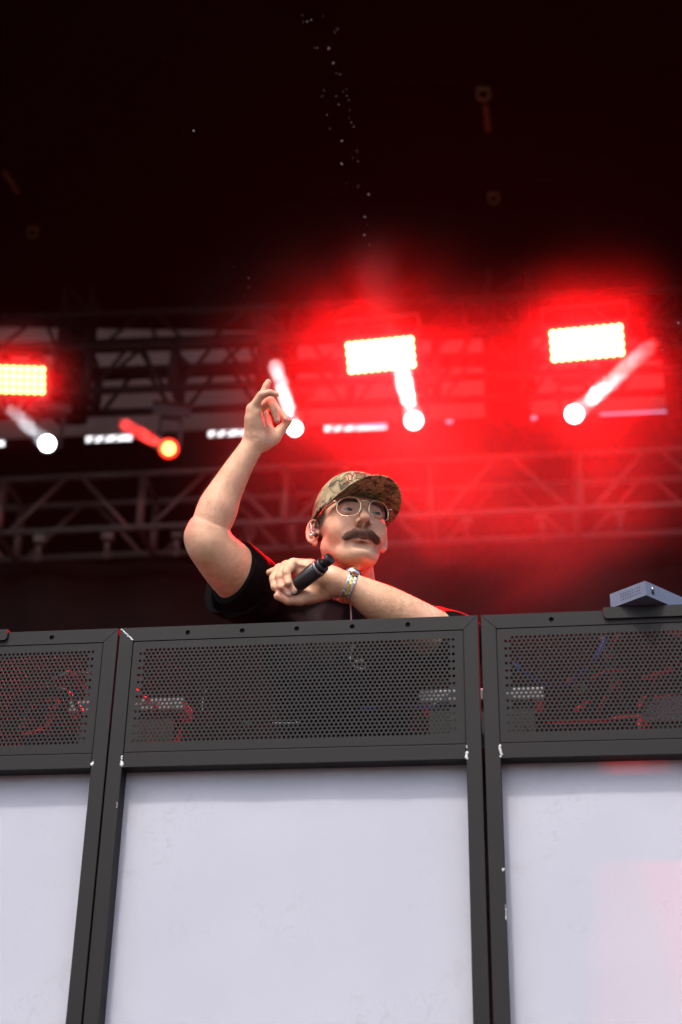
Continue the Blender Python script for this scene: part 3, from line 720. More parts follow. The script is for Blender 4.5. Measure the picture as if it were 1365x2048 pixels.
# ================================================================== the performer
# ---- signed distance field -> one continuous surface
class Field:
    def __init__(s): s.p = []
    def cone(s, a, b_, ra, rb, k=.006, op=1):
        a = np.array(a, float); b_ = np.array(b_, float)
        c = (a + b_) / 2; s.p.append(('c', (a, b_, ra, rb), k, op, c, np.linalg.norm(b_ - a) / 2 + max(ra, rb))); return s
    def chain(s, pts, rs, k=.006, kk=None, op=1):
        for i in range(len(pts) - 1): s.cone(pts[i], pts[i + 1], rs[i], rs[i + 1], k if i == 0 or kk is None else kk, op)
        return s
    def limb(s, pts, rs, k=.012, n=6):
        P = [np.array(p, float) for p in pts]; Q = [np.append(p, r) for p, r in zip(P, rs)]; o = []
        E = [2 * Q[0] - Q[1]] + Q + [2 * Q[-1] - Q[-2]]
        for i in range(1, len(E) - 2):
            for j in range(n):
                t = j / n; a, b_, c, d = E[i - 1:i + 3]
                o.append(.5 * ((2 * b_) + (-a + c) * t + (2 * a - 5 * b_ + 4 * c - d) * t * t + (-a + 3 * b_ - 3 * c + d) * t ** 3))
        o.append(Q[-1])
        return s.chain([q[:3] for q in o], [q[3] for q in o], k, .0008)
    def ell(s, c, r, k=.006, op=1, R=None):
        c = np.array(c, float); r = np.array(r, float)
        s.p.append(('e', (c, r, np.eye(3) if R is None else np.array(R, float)), k, op, c, max(r))); return s
    def plane(s, c, nrm, k=.002):        # keeps what lies behind the plane (subtracts the half space the normal points into)
        c = np.array(c, float); nrm = np.array(nrm, float); nrm /= np.linalg.norm(nrm)
        s.p.append(('h', (c, nrm), k, -1, c, 99.0)); return s
    def move(s, R, T, start=0, scale=1.0):
        R = np.array(R, float); T = np.array(T, float); out = s.p[:start]
        for kind, q, k, op, c, rad_ in s.p[start:]:
            if kind == 'c': q = (R @ (q[0] * scale) + T, R @ (q[1] * scale) + T, q[2] * scale, q[3] * scale)
            elif kind == 'e': q = (R @ (q[0] * scale) + T, q[1] * scale, R @ q[2])
            else: q = (R @ (q[0] * scale) + T, R @ q[1])
            out.append((kind, q, k * scale, op, R @ (c * scale) + T, rad_ * scale))
        s.p = out; return s
    def ev(s, P, far=.03):
        P = P.astype(np.float32); d = np.full(len(P), .05, np.float32)
        for kind, q, k, op, c, rad_ in s.p:
            if kind == 'h': idx = None; X = P
            else:
                m_ = ((P - c.astype(np.float32)) ** 2).sum(1) < (rad_ + far + 2 * k) ** 2
                idx = np.nonzero(m_)[0]
                if not len(idx): continue
                X = P[idx]
            if kind == 'c':
                a, b_, ra, rb = q; ba = (b_ - a).astype(np.float32); pa = X - a.astype(np.float32)
                L2 = float(ba @ ba) + 1e-12; h = np.clip(pa @ ba / L2, 0, 1)
                # smooth taper; the axis parameter is nudged for the slope of the cone
                dd = pa - h[:, None] * ba; v = np.sqrt((dd * dd).sum(1)) - (ra + (rb - ra) * h)
            elif kind == 'e':
                cc, r, R = q; Y = (X - cc.astype(np.float32)) @ R.astype(np.float32); rr = r.astype(np.float32)
                k0 = np.sqrt(((Y / rr) ** 2).sum(1)); k1 = np.sqrt(((Y / rr ** 2) ** 2).sum(1)) + 1e-9
                v = k0 * (k0 - 1) / k1
            else:
                v = -((X - q[0].astype(np.float32)) @ q[1].astype(np.float32))
            o = d if idx is None else d[idx]
            if op > 0:
                h = np.clip(.5 + .5 * (o - v) / k, 0, 1); o2 = o + (v - o) * h - k * h * (1 - h)
            else:
                v = -v; h = np.clip(.5 - .5 * (o - v) / k, 0, 1); o2 = o + (v - o) * h + k * h * (1 - h)
            if idx is None: d = o2.astype(np.float32)
            else: d[idx] = o2
        return d

def surface(field, lo, hi, vox, noise_fn=None, M_=8):
    lo = np.array(lo, float); hi = np.array(hi, float); n = np.ceil((hi - lo) / (vox * M_)).astype(int)
    g = np.stack(np.meshgrid(*[np.arange(k) for k in n], indexing='ij'), -1).reshape(-1, 3)
    cc = lo + (g + .5) * vox * M_
    d = field.ev(cc, far=vox * M_ * 3)
    act = np.abs(d) < vox * M_ * 1.05
    N = n * M_ + 1
    vol = np.empty(N, np.float32); vol[:] = 1
    full = np.repeat(np.repeat(np.repeat(d.reshape(n), M_, 0), M_, 1), M_, 2)
    vol[:N[0] - 1, :N[1] - 1, :N[2] - 1] = np.where(full > 0, 1, -1)
    ga = g[act]; off = np.stack(np.meshgrid(*[np.arange(M_ + 1)] * 3, indexing='ij'), -1).reshape(-1, 3)
    I = (ga[:, None, :] * M_ + off[None]).reshape(-1, 3)
    key = (I[:, 0] * N[1] + I[:, 1]) * N[2] + I[:, 2]; key = np.unique(key)
    I = np.stack([key // (N[1] * N[2]), key // N[2] % N[1], key % N[2]], 1)
    P = lo + I * vox; v = field.ev(P)
    if noise_fn is not None: v = v + noise_fn(P)
    vol.reshape(-1)[key] = v
    s_ = vol < 0
    c = s_[:-1, :-1, :-1].astype(np.uint8)
    cnt = np.zeros_like(c)
    for a in (0, 1):
        for b_ in (0, 1):
            for e in (0, 1):
                cnt += s_[a:N[0] - 1 + a, b_:N[1] - 1 + b_, e:N[2] - 1 + e]
    cells = np.argwhere((cnt > 0) & (cnt < 8)); 
    ck = (cells[:, 0] * N[1] + cells[:, 1]) * N[2] + cells[:, 2]
    acc = np.zeros((len(cells), 3)); num = np.zeros(len(cells))
    corners = [(0, 0, 0), (1, 0, 0), (0, 1, 0), (1, 1, 0), (0, 0, 1), (1, 0, 1), (0, 1, 1), (1, 1, 1)]
    vals = [vol[cells[:, 0] + a, cells[:, 1] + b_, cells[:, 2] + e] for a, b_, e in corners]
    for i, j in ((0, 1), (2, 3), (4, 5), (6, 7), (0, 2), (1, 3), (4, 6), (5, 7), (0, 4), (1, 5), (2, 6), (3, 7)):
        a, b_ = vals[i], vals[j]; m_ = (a < 0) != (b_ < 0); t = np.where(m_, a / np.where(m_, a - b_, 1), 0)
        ci, cj = np.array(corners[i]), np.array(corners[j])
        acc += m_[:, None] * (ci + t[:, None] * (cj - ci)); num += m_
    V = lo + (cells + acc / num[:, None]) * vox
    order = np.argsort(ck); cks = ck[order]
    quads = []
    st = np.array([N[1] * N[2], N[2], 1])
    for ax_ in range(3):
        u, w = (ax_ + 1) % 3, (ax_ + 2) % 3
        A = s_[tuple(slice(0, N[q] - 1) if q == ax_ else slice(1, N[q] - 1) for q in range(3))]
        B = s_[tuple(slice(1, N[q]) if q == ax_ else slice(1, N[q] - 1) for q in range(3))]
        e = np.argwhere(A != B); 
        if not len(e): continue
        sgn = A[tuple(e.T)]
        e = e + np.array([0 if q == ax_ else 1 for q in range(3)])
        k0 = e @ st; ks = [k0 - st[u] - st[w], k0 - st[w], k0, k0 - st[u]]
        idx = [order[np.searchsorted(cks, k)] for k in ks]
        Q = np.stack(idx, 1); Q[~sgn] = Q[~sgn][:, ::-1]; quads.append(Q)
    return V, np.concatenate(quads)

def np_mesh(name, V, Q, m, parent=None, loc=None, smooth_iter=0):
    off = np.array(wloc(parent)) if parent is not None else (np.array(loc, float) if loc is not None else np.zeros(3))
    V = V.copy()
    for _ in range(smooth_iter):
        S = np.zeros_like(V); C_ = np.zeros(len(V))
        for i in range(4):
            a, b_ = Q[:, i], Q[:, (i + 1) % 4]
            for ch in range(3): S[:, ch] += np.bincount(a, V[b_, ch], len(V)) + np.bincount(b_, V[a, ch], len(V))
            C_ += np.bincount(a, minlength=len(V)) + np.bincount(b_, minlength=len(V))
        V = V * .5 + .5 * S / np.maximum(C_, 1)[:, None]
    me = bpy.data.meshes.new(name); me.vertices.add(len(V)); me.vertices.foreach_set('co', (V - off).astype(np.float32).ravel())
    me.loops.add(Q.size); me.polygons.add(len(Q)); me.loops.foreach_set('vertex_index', Q.astype(np.int32).ravel())
    me.polygons.foreach_set('loop_start', np.arange(0, Q.size, 4, dtype=np.int32)); me.polygons.foreach_set('loop_total', np.full(len(Q), 4, np.int32))
    me.update(calc_edges=True); me.validate(); me.shade_smooth(); me.materials.append(m)
    o = bpy.data.objects.new(name, me); col.objects.link(o)
    if parent is not None: o.parent = parent
    elif loc is not None: o.location = [float(x) for x in loc]
    return o, V

def V3(*a): return np.array(a, float)
# ---- head frame
HO = at(703.5, 1057.5, 3.111)
def rotm(rx, ry, rz):
    cx, sx, cy_, sy, cz, sz = math.cos(rx), math.sin(rx), math.cos(ry), math.sin(ry), math.cos(rz), math.sin(rz)
    return np.array([[cz, -sz, 0], [sz, cz, 0], [0, 0, 1]]) @ np.array([[cy_, 0, sy], [0, 1, 0], [-sy, 0, cy_]]) @ np.array([[1, 0, 0], [0, cx, -sx], [0, sx, cx]])
HR = rotm(rad(-1.2), rad(.6), rad(14.5))
def H(*p): return HR @ np.array(p, float) + HO

def head_field(F):
    st = len(F.p)
    E, C = F.ell, F.cone
    E((0, .018, .040), (.074, .094, .080), .01)                      # cranium
    E((0, -.022, -.010), (.064, .066, .085), .025)                   # face mass
    for s in (-1, 1):
        C((s * .047, .008, -.050), (s * .025, -.059, -.095), .018, .016, .022)   # jaw
        E((s * .036, -.054, -.034), (.027, .028, .030), .020)       # cheek
        C((s * .052, -.040, -.016), (s * .064, -.004, -.010), .011, .008, .016)  # cheekbone arch
        C((s * .010, -.086, .020), (s * .040, -.074, .022), .0085, .008, .014)   # brow
        E((s * .015, -.072, -.066), (.019, .018, .020), .014)       # muzzle
    E((0, -.074, -.099), (.021, .018, .015), .018)                   # chin
    E((0, -.050, -.095), (.034, .03, .018), .02)                     # under jaw
    for s in (-1, 1):                                                # sockets, lids
        E((s * .033, -.097, -.003), (.0175, .013, .0100), .008, -1)
        E((s * .0315, -.0795, -.003), (.0150, .0145, .0140), .004)
        E((s * .0315, -.0955, -.0042), (.0136, .0120, .0031), .0018, -1)
    # nose
    F.chain([(0, -.083, .008), (0, -.0945, -.010), (0, -.106, -.025)], [.0072, .0080, .0098], .008, .004)
    E((0, -.1100, -.0300), (.0112, .0100, .0088), .006)
    for s in (-1, 1):
        E((s * .0138, -.0980, -.0350), (.0070, .0105, .0080), .004)
    C((0, -.110, -.038), (0, -.093, -.047), .0028, .0036, .002)
    for s in (-1, 1): E((s * .0082, -.1010, -.0440), (.0050, .0082, .0100), .0010, -1)
    # lips
    F.chain([(-.022, -.0885, -.0705), (-.010, -.0945, -.0668), (0, -.0955, -.0672), (.010, -.0945, -.0668), (.022, -.0885, -.0705)], [.002, .0036, .0034, .0036, .002], .004, .002)
    F.chain([(-.021, -.0875, -.0730), (-.009, -.0928, -.0755), (.009, -.0928, -.0755), (.021, -.0875, -.0730)], [.002, .0036, .0036, .002], .004, .002)
    F.chain([(-.022, -.093, -.0708), (0, -.0985, -.0712), (.022, -.093, -.0708)], [.0007, .0008, .0007], .0016, .0012, -1)
    E((0, -.0935, -.0885), (.016, .006, .0040), .006, -1)            # crease under the lip
    # folds
    def surf(q):
        q = np.array([q], float)
        for _ in range(6):
            d0 = F.ev(q)[0]; g = np.array([(F.ev(q + e)[0] - F.ev(q - e)[0]) for e in np.eye(3) * .0008]) / .0016
            q = q - d0 * g / max(np.linalg.norm(g), .3)
        return q[0]
    def groove(pts, r, k, depth):
        q = [surf(x) for x in pts]; o = []
        for x in q:
            o.append(x + V3(0, -1, 0) * (r - depth))
        F.chain(o, [r] * len(o), k, None, -1)
    for s in (-1, 1):
        groove([(s * .0195, -.100, -.030), (s * .026, -.094, -.042), (s * .0335, -.088, -.056)], .0035, .005, .0012)
    groove([(-.018, -.10, -.0875), (0, -.10, -.0860), (.018, -.10, -.0875)], .0045, .006, .0015)
    # ears
    for s in (-1, 1):
        o = V3(s * .0745, .012, -.014) if s < 0 else V3(.0715, .014, -.006); ax_ = V3(s * .55, .83, 0); up = V3(0, .12, 1.0); nn = np.cross(ax_, up)
        Rm = np.stack([ax_ / np.linalg.norm(ax_), nn / np.linalg.norm(nn), up / np.linalg.norm(up)], 1)
        E(o + ax_ * .009, (.0165, .0050, .0270), .003, 1, Rm)
        helix = []
        for a in np.linspace(-.50 * math.pi, .92 * math.pi, 14):
            helix.append(o + ax_ * (.009 + .0165 * math.cos(a)) + up * (.004 + .0275 * math.sin(a)) + V3(s * .0035, -.002, 0))
        helix = [o + ax_ * .006 + up * -.029 + V3(s * .002, -.002, 0)] + helix
        F.chain(helix, [.0050] + [.0042] + [.0035] * 13, .0025, .001)
        E(o + ax_ * .010 + up * .006 + V3(s * .006, -.005, 0), (.0115, .0052, .0165), .003, -1, Rm)   # hollow
        E(o + ax_ * .004 + up * -.008 + V3(s * .006, -.005, 0), (.0075, .0060, .0080), .003, -1, Rm)
        C(o + V3(s * .001, -.002, -.006), o + V3(s * .002, -.003, -.012), .0045, .0045, .003)         # tragus
        C(o + ax_ * .014 + up * -.010, o + ax_ * .016 + up * .014, .0028, .0022, .002)                # antihelix
        E(o + ax_ * .006 + up * -.026, (.0075, .0042, .0085), .003, 1, Rm)                            # lobe
    F.move(HR, HO, st)

# ---- joints
ZS = 3.17
RSH = at(554, 1222, 3.20); REL = at(398, 1078, 3.02)
RWR = at(512, 882, 3.09)
LSH = at(830, 1290, 3.25); LEL = at(905, 1290, 3.02); LWR = at(668, 1160, 2.96)
NECK0 = H(0, .030, -.060); NECK1 = at(703, 1205, 3.24)
PEL = V3(NECK1[0] + .0, NECK1[1] + .20, STAGE + .98)
FBODY = Field()
head_field(FBODY)
FB = FBODY
FB.cone(NECK0, NECK1, .054, .060, .022)
FB.cone(H(0, -.030, -.080), NECK1 + V3(0, -.03, 0), .024, .030, .02)
FB.cone(H(0, -.046, -.112), H(0, -.050, -.122), .006, .006, .012)      # throat
# trunk core, hidden in the shirt
CH = (RSH + LSH) / 2 + V3(0, .03, -.10)
FB.cone(NECK1, CH, .06, .11, .03); FB.cone(CH, PEL, .125, .12, .05)
FB.cone(NECK1, RSH, .055, .05, .03); FB.cone(NECK1, LSH, .055, .05, .03)
for s in (-1, 1):
    hip = PEL + V3(s * .09, 0, -.04); kn = V3(hip[0] + s * .02, hip[1] - .02, STAGE + .50); an = V3(hip[0] + s * .03, hip[1] + .02, STAGE + .09)
    FB.cone(hip, (hip + kn) / 2, .088, .070, .03)
# right arm (raised)
E1 = REL
FB.limb([RSH, at(478, 1152, 3.10), at(425, 1098, 3.04), at(412, 1080, 3.035)], [.060, .0600, .0490, .0440], .03)
FB.cone(at(394, 1067, 3.03), at(401, 1052, 3.03), .0168, .018, .016)          # point of the elbow
FB.limb([at(414, 1072, 3.035), at(434, 1022, 3.05), at(448, 990, 3.06), at(478, 935, 3.075), at(500, 900, 3.085), at(511, 880, 3.09)],
         [.0390, .0432, .0378, .0295, .0255, .0252], .022)

def hand_R(F):
    """raised hand, little-finger side to the camera, thumb and fingers closing to a ring"""
    a = at
    # palm
    F.chain([a(511, 882, 3.09), a(511, 850, 3.085), a(510, 828, 3.08)], [.0235, .0185, .0165], .010, .008)
    F.chain([a(516, 885, 3.10), a(520, 856, 3.115), a(522, 828, 3.125)], [.020, .019, .0165], .010, .008)
    F.chain([a(519, 886, 3.10), a(532, 868, 3.13), a(528, 838, 3.15)], [.018, .020, .016], .010, .008)
    F.cone(a(505, 868, 3.08), a(503, 838, 3.078), .0150, .0145, .010)         # edge of the palm
    F.cone(a(504, 818, 3.08), a(512, 812, 3.085), .0125, .0115, .008)         # little finger knuckle
    # little finger, bent level
    F.chain([a(505, 818, 3.078), a(523, 790, 3.072), a(540, 785, 3.070), a(553, 789, 3.070)], [.0112, .0088, .0072, .0064], .004, .0025)
    # ring finger, curled
    F.chain([a(520, 818, 3.100), a(540, 802, 3.092), a(549, 820, 3.082), a(555, 841, 3.080)], [.0112, .0092, .0082, .0068], .004, .0025)
    # middle finger, straight up behind
    F.chain([a(517, 815, 3.125), a(527, 786, 3.135), a(533, 772, 3.138), a(537, 764, 3.140)], [.0110, .0084, .0076, .0068], .004, .0025)
    # index finger, longer curl to the thumb
    F.chain([a(530, 818, 3.150), a(543, 801, 3.150), a(558, 822, 3.142), a(571, 839, 3.138)], [.0112, .0088, .0080, .0068], .004, .0025)
    # thumb
    F.chain([a(531, 884, 3.11), a(548, 876, 3.13), a(562, 860, 3.142), a(577, 842, 3.145)], [.0195, .0150, .0112, .0090], .008, .004)
hand_R(FB)

# left arm (lying on the booth, holding the microphone)
FB.chain([LSH, LEL], [.055, .050], .03, .02)
FB.limb([LEL, at(858, 1262, 3.0), at(775, 1215, 2.975), at(725, 1186, 2.965), at(700, 1173, 2.962), at(668, 1161, 2.962)],
         [.050, .0505, .0440, .0330, .0285, .0262], .02)
def hand_L(F):
    a = at
    # back of the hand and palm, behind the microphone
    F.chain([a(668, 1161, 2.962), a(632, 1149, 2.985), a(602, 1142, 2.995)], [.0255, .0225, .0190], .010, .008)
    F.chain([a(660, 1150, 2.965), a(622, 1134, 2.99), a(588, 1127, 2.995)], [.019, .0150, .0118], .010, .008)
    F.chain([a(668, 1172, 2.965), a(632, 1172, 2.985), a(600, 1170, 3.0)], [.023, .0210, .0170], .010, .008)
    F.chain([a(650, 1185, 2.97), a(618, 1193, 2.975)], [.018, .0170], .010, .008)
    # index: nearest the tip of the microphone, wraps over the front
    F.chain([a(587, 1127, 2.985), a(573, 1143, 2.955), a(577, 1165, 2.938), a(589, 1181, 2.936)], [.0118, .0094, .0086, .0072], .005, .002)
    F.chain([a(573, 1131, 2.992), a(560, 1152, 2.962), a(563, 1173, 2.944), a(579, 1187, 2.938)], [.0115, .0092, .0084, .0070], .005, .002)
    F.chain([a(560, 1137, 3.000), a(547, 1157, 2.975), a(550, 1174, 2.956), a(562, 1184, 2.952)], [.0110, .0088, .0080, .0068], .005, .002)
    F.chain([a(552, 1142, 3.012), a(545, 1144, 3.012), a(539, 1145, 3.02)], [.0100, .0085, .0070], .005, .002)
    F.cone(a(600, 1142, 2.995), a(560, 1142, 3.0), .015, .0105, .010)
    # thumb under the microphone
    F.chain([a(622, 1190, 2.972), a(600, 1199, 2.955), a(578, 1200, 2.945), a(556, 1192, 2.945)], [.0165, .0128, .0105, .0085], .008, .004)
hand_L(FB)
for q_ in ((587, 1125, 2.974), (573, 1130, 2.980), (560, 1137, 2.990), (572, 1144, 2.945), (559, 1153, 2.952), (547, 1158, 2.966), (577, 1166, 2.929), (563, 1174, 2.936)):
    FB.ell(at(*q_), (.0056, .0056, .0056), .006)
FB.chain([at(646, 1141, 2.948), at(620, 1133, 2.971), at(592, 1127, 2.981)], [.0038, .0040, .0050], .010, .004)

def lohi(F, pad=.02, zmin=None):
    lo = np.min([p[4] - p[5] for p in F.p if p[5] < 50], 0) - pad; hi = np.max([p[4] + p[5] for p in F.p if p[5] < 50], 0) + pad
    if zmin is not None: lo[2] = zmin
    return lo, hi

# ---- skin
skin = bpy.data.materials.new('skin'); skin.use_nodes = True; n = skin.node_tree; p = n.nodes['Principled BSDF']
tc = n.nodes.new('ShaderNodeTexCoord')
at_r = n.nodes.new('ShaderNodeAttribute'); at_r.attribute_name = 'red'
at_h = n.nodes.new('ShaderNodeAttribute'); at_h.attribute_name = 'stubble'
at_l = n.nodes.new('ShaderNodeAttribute'); at_l.attribute_name = 'lip'
at_s = n.nodes.new('ShaderNodeAttribute'); at_s.attribute_name = 'scalp'
base = mixc(mr(nz(28, 5, .6).outputs[0], .3, .7, 0, 1), (.62, .335, .19), (.79, .465, .295))
blotch = mixc(mul(mr(nz(9, 3).outputs[0], .45, .7, 0, 1), .35), base, (.60, .28, .20))
redc = mixc(mul(at_r.outputs['Fac'], .75), blotch, (.58, .20, .145))
speck = mixc(mul(mr(nz(900, 2, .6).outputs[0], .45, .6, .25, 1), mul(at_h.outputs['Fac'], .75)), redc, (.16, .10, .085))
lipc = mixc(mul(at_l.outputs['Fac'], .8), speck, (.42, .13, .105))
scal = mixc(at_s.outputs['Fac'], lipc, (.018, .012, .009))
fin = scal
n.links.new(fin, p.inputs['Base Color'])
n.links.new(mr(nz(60, 4).outputs[0], .3, .7, .42, .58), p.inputs['Roughness'])
p.inputs['Subsurface Weight'].default_value = .10; p.inputs['Subsurface Radius'].default_value = (1.0, .35, .2); p.inputs['Subsurface Scale'].default_value = .005
p.inputs['Specular IOR Level'].default_value = .4
bp_ = n.nodes.new('ShaderNodeBump'); bp_.inputs['Strength'].default_value = .5; bp_.inputs['Distance'].default_value = .0018
_ad = n.nodes.new('ShaderNodeMath'); _ad.operation = 'ADD'; n.links.new(mr(nz(420, 4, .6).outputs[0], 0, 1, 0, .55), _ad.inputs[0]); n.links.new(mr(nz(90, 3, .5, .4).outputs[0], 0, 1, 0, 1.1), _ad.inputs[1])
n.links.new(_ad.outputs[0], bp_.inputs['Height']); n.links.new(bp_.outputs[0], p.inputs['Normal'])
MT['skin'] = skin

lo_, hi_ = lohi(FB, .02)
VOX = .002
Vb, Qb = surface(FB, lo_, hi_, VOX)
FEET = V3(PEL[0], PEL[1], STAGE)
person, Vw = np_mesh('person', Vb, Qb, skin, None, FEET, 1)
tag(person, 'man in camouflage cap and black T-shirt, one hand raised, the other holding a microphone', 'person')
# colour attributes
hl = (Vw - HO) @ HR          # head coordinates
def blob(P, c, r): return np.exp(-(((P - np.array(c)) / np.array(r)) ** 2).sum(1))
inhead = (np.abs(hl[:, 0]) < .11) & (np.abs(hl[:, 1]) < .16) & (hl[:, 2] > -.16) & (hl[:, 2] < .16)
red = np.zeros(len(Vw))
for c, r in (((0, -.113, -.038), (.016, .018, .014)), ((.045, -.07, -.03), (.022, .03, .02)), ((-.045, -.07, -.03), (.022, .03, .02)), ((.085, .025, -.01), (.02, .03, .04)), ((-.085, .025, -.01), (.02, .03, .04))):
    red = np.maximum(red, blob(hl, c, r) * (.8 if abs(c[0]) > .08 else .5))
for q, r in ((at(385, 1058, 3.02), .028), (at(560, 820, 3.1), .028), (at(540, 790, 3.08), .022), (at(570, 1175, 2.94), .028), (at(556, 1192, 2.94), .02), (at(577, 845, 3.14), .02)):
    red = np.maximum(red, .7 * blob(Vw, q, (r, r, r)))
stub = np.zeros(len(Vw))
jawm = np.clip((-.052 - hl[:, 2]) / .018, 0, 1) * np.clip((.012 - hl[:, 1]) / .03, 0, 1) * np.clip((hl[:, 2] + .150) / .02, 0, 1)
stub = np.maximum(stub, jawm * .62 * inhead); stub = np.maximum(stub, .7 * inhead * blob(hl, (0, -.09, -.060), (.030, .03, .012)))
lip = np.maximum(blob(hl, (0, -.100, -.0715), (.017, .02, .0036)), blob(hl, (0, -.097, -.0750), (.016, .02, .0042))) * inhead
sx = np.abs(hl[:, 0]); side = (sx > .055) & (hl[:, 1] > -.045) & (hl[:, 1] < .002) & (hl[:, 2] > -.020 ) & inhead
scalp = ((hl[:, 2] > .045) | ((hl[:, 1] > .040) & (hl[:, 2] > -.020) & (sx < .076)) ) & inhead & (hl[:, 1] > -.06)
scalp = np.where(scalp, 1.0, 0.0)
sb = np.clip((hl[:, 1] + .040) / .012, 0, 1) * np.clip((hl[:, 2] + .022) / .02, 0, 1) * (sx > .05) * (sx < .078) * inhead * (hl[:, 1] < .03)
scalp = np.maximum(scalp, sb * .8)
for nm, arr in (('red', red), ('stubble', stub), ('lip', lip), ('scalp', scalp)):
    at_ = person.data.attributes.new(nm, 'FLOAT', 'POINT'); at_.data.foreach_set('value', arr.astype(np.float32))

# ---- shirt
FS = Field()
sw = .012
FS.cone(NECK1 + V3(0, .02, -.045), CH, .075, .135, .03)
FS.cone(CH, PEL + V3(0, 0, .02), .150, .150, .06)
FS.ell(CH + V3(0, -.03, .02), (.185, .12, .14), .05)
FS.cone(NECK1 + V3(0, .02, -.03), RSH + V3(0, .01, 0), .055, .068, .04)
FS.cone(NECK1 + V3(0, .02, -.03), LSH + V3(0, .01, .01), .055, .072, .04)
hemR = at(452, 1150, 3.075)
FS.chain([RSH, at(497, 1172, 3.13), at(440, 1136, 3.06)], [.072, .0725, .0725], .03, .02)
FS.cone(at(500, 1195, 3.16), at(442, 1172, 3.10), .062, .060, .03)                     # sleeve hangs low
FS.chain([LSH, (LSH + LEL) / 2 + V3(0, 0, .01), LEL], [.078, .074, .072], .03, .02)
# sleeve opening, right arm
ax_r = at(425, 1098, 3.04) - at(497, 1172, 3.13); ax_r /= np.linalg.norm(ax_r)
hemC = at(463, 1163, 3.08)
FS.plane(hemC + ax_r * .012, ax_r) if False else None
def shirt_extra(P):
    q = np.array([mnoise.noise(Vector(v)) for v in (P * 9)[:0]])
    return np.zeros(len(P), np.float32)
def folds(P):
    P = P.astype(np.float32)
    a = np.sin(P[:, 0] * 38 + 4 * np.sin(P[:, 2] * 11 + P[:, 1] * 7) + P[:, 2] * 16) * .0022
    b_ = np.sin(P[:, 2] * 62 + 5 * np.sin(P[:, 0] * 13) + 3 * np.sin(P[:, 1] * 17)) * .0016
    c = np.sin((P[:, 0] + P[:, 2]) * 95 + 3 * np.sin(P[:, 2] * 21 - P[:, 0] * 9)) * .0011
    v = a + b_ + c
    # cut the right sleeve at its hem and hollow it (an intersection with the half space)
    near = np.sqrt(((P - hemC) ** 2).sum(1))
    return (v * np.clip((near - .07) / .09, .12, 1)).astype(np.float32)
# hem cut and hollow are done as field operations so that they stay crisp
ARM = Field(); ARM.chain([RSH, at(478, 1152, 3.10), at(425, 1098, 3.04)], [.059, .0595, .0485], .03, .02)
def cut_sleeve(F, c, axis, r_in, depth, rlim, nrm):
    F.p.append(('cut', (np.array(c), np.array(axis), r_in, depth, rlim, np.array(nrm)), .001, -1, np.array(c), rlim + .05))
_ev = Field.ev
def ev2(self, P, far=.03):
    cuts = [q for q in self.p if q[0] == 'cut']
    if not cuts: return _ev(self, P, far)
    keep = self.p; self.p = [q for q in keep if q[0] != 'cut']
    d = _ev(self, P, far); self.p = keep
    for _, (c, a, r_in, depth, rlim, nr), k, op, cc, rr in cuts:
        X = P - c; t = X @ a; rad2 = np.sqrt(np.maximum((X ** 2).sum(1) - t * t, 0))
        sel = (rad2 < rlim) & (t > -depth - .03) & (t < .30)
        half = X @ nr                                             # beyond the hem: outside
        da = _ev(ARM, P, far) - .0085
        bore = np.maximum(rad2 - r_in, -(t + depth))         # hollow inside the sleeve, never closer than the cloth to the skin
        inner = np.maximum(bore, -da)
        dd = np.maximum(np.minimum(d, da), half); dd = np.maximum(dd, -inner)
        d = np.where(sel, dd, d).astype(np.float32)
    return d
Field.ev = ev2
hem_n = .8 * (-.88 * _R + .47 * _U) - .55 * _F; hem_n /= np.linalg.norm(hem_n)
cut_sleeve(FS, hemC, ax_r, .0655, .05, .19, hem_n)
# neck opening
FS.ell(NECK1 + V3(0, -.005, .035), (.066, .070, .05), .01, -1)
print_mat = bpy.data.materials.new('black_tshirt'); print_mat.use_nodes = True; n = print_mat.node_tree; p = n.nodes['Principled BSDF']
tc = n.nodes.new('ShaderNodeTexCoord')
pa = n.nodes.new('ShaderNodeAttribute'); pa.attribute_name = 'chest'
shapes = mr(nz(11, 2, .5, .9).outputs[0], .47, .53, 0, 1)
n.links.new(mixc(mul(shapes, pa.outputs['Fac']), (.0035, .003, .003), (.022, .018, .019)), p.inputs['Base Color'])
p.inputs['Roughness'].default_value = .85; p.inputs['Specular IOR Level'].default_value = .06
bp_ = n.nodes.new('ShaderNodeBump'); bp_.inputs['Strength'].default_value = .3; bp_.inputs['Distance'].default_value = .001
n.links.new(nz(600, 2).outputs[0], bp_.inputs['Height']); n.links.new(bp_.outputs[0], p.inputs['Normal'])
lo_, hi_ = lohi(FS, .02)
Vs, Qs = surface(FS, lo_, hi_, .0027, folds, 8)
shirt, Vsw = np_mesh('t_shirt', Vs, Qs, print_mat, person, None, 1)
cpx = CH + V3(0, -.1, .03)
ch_ = np.clip(1.4 - np.sqrt((((Vsw - at(650, 1225, 3.08)) / np.array([.13, .12, .09])) ** 2).sum(1)), 0, 1)
a_ = shirt.data.attributes.new('chest', 'FLOAT', 'POINT'); a_.data.foreach_set('value', ch_.astype(np.float32))
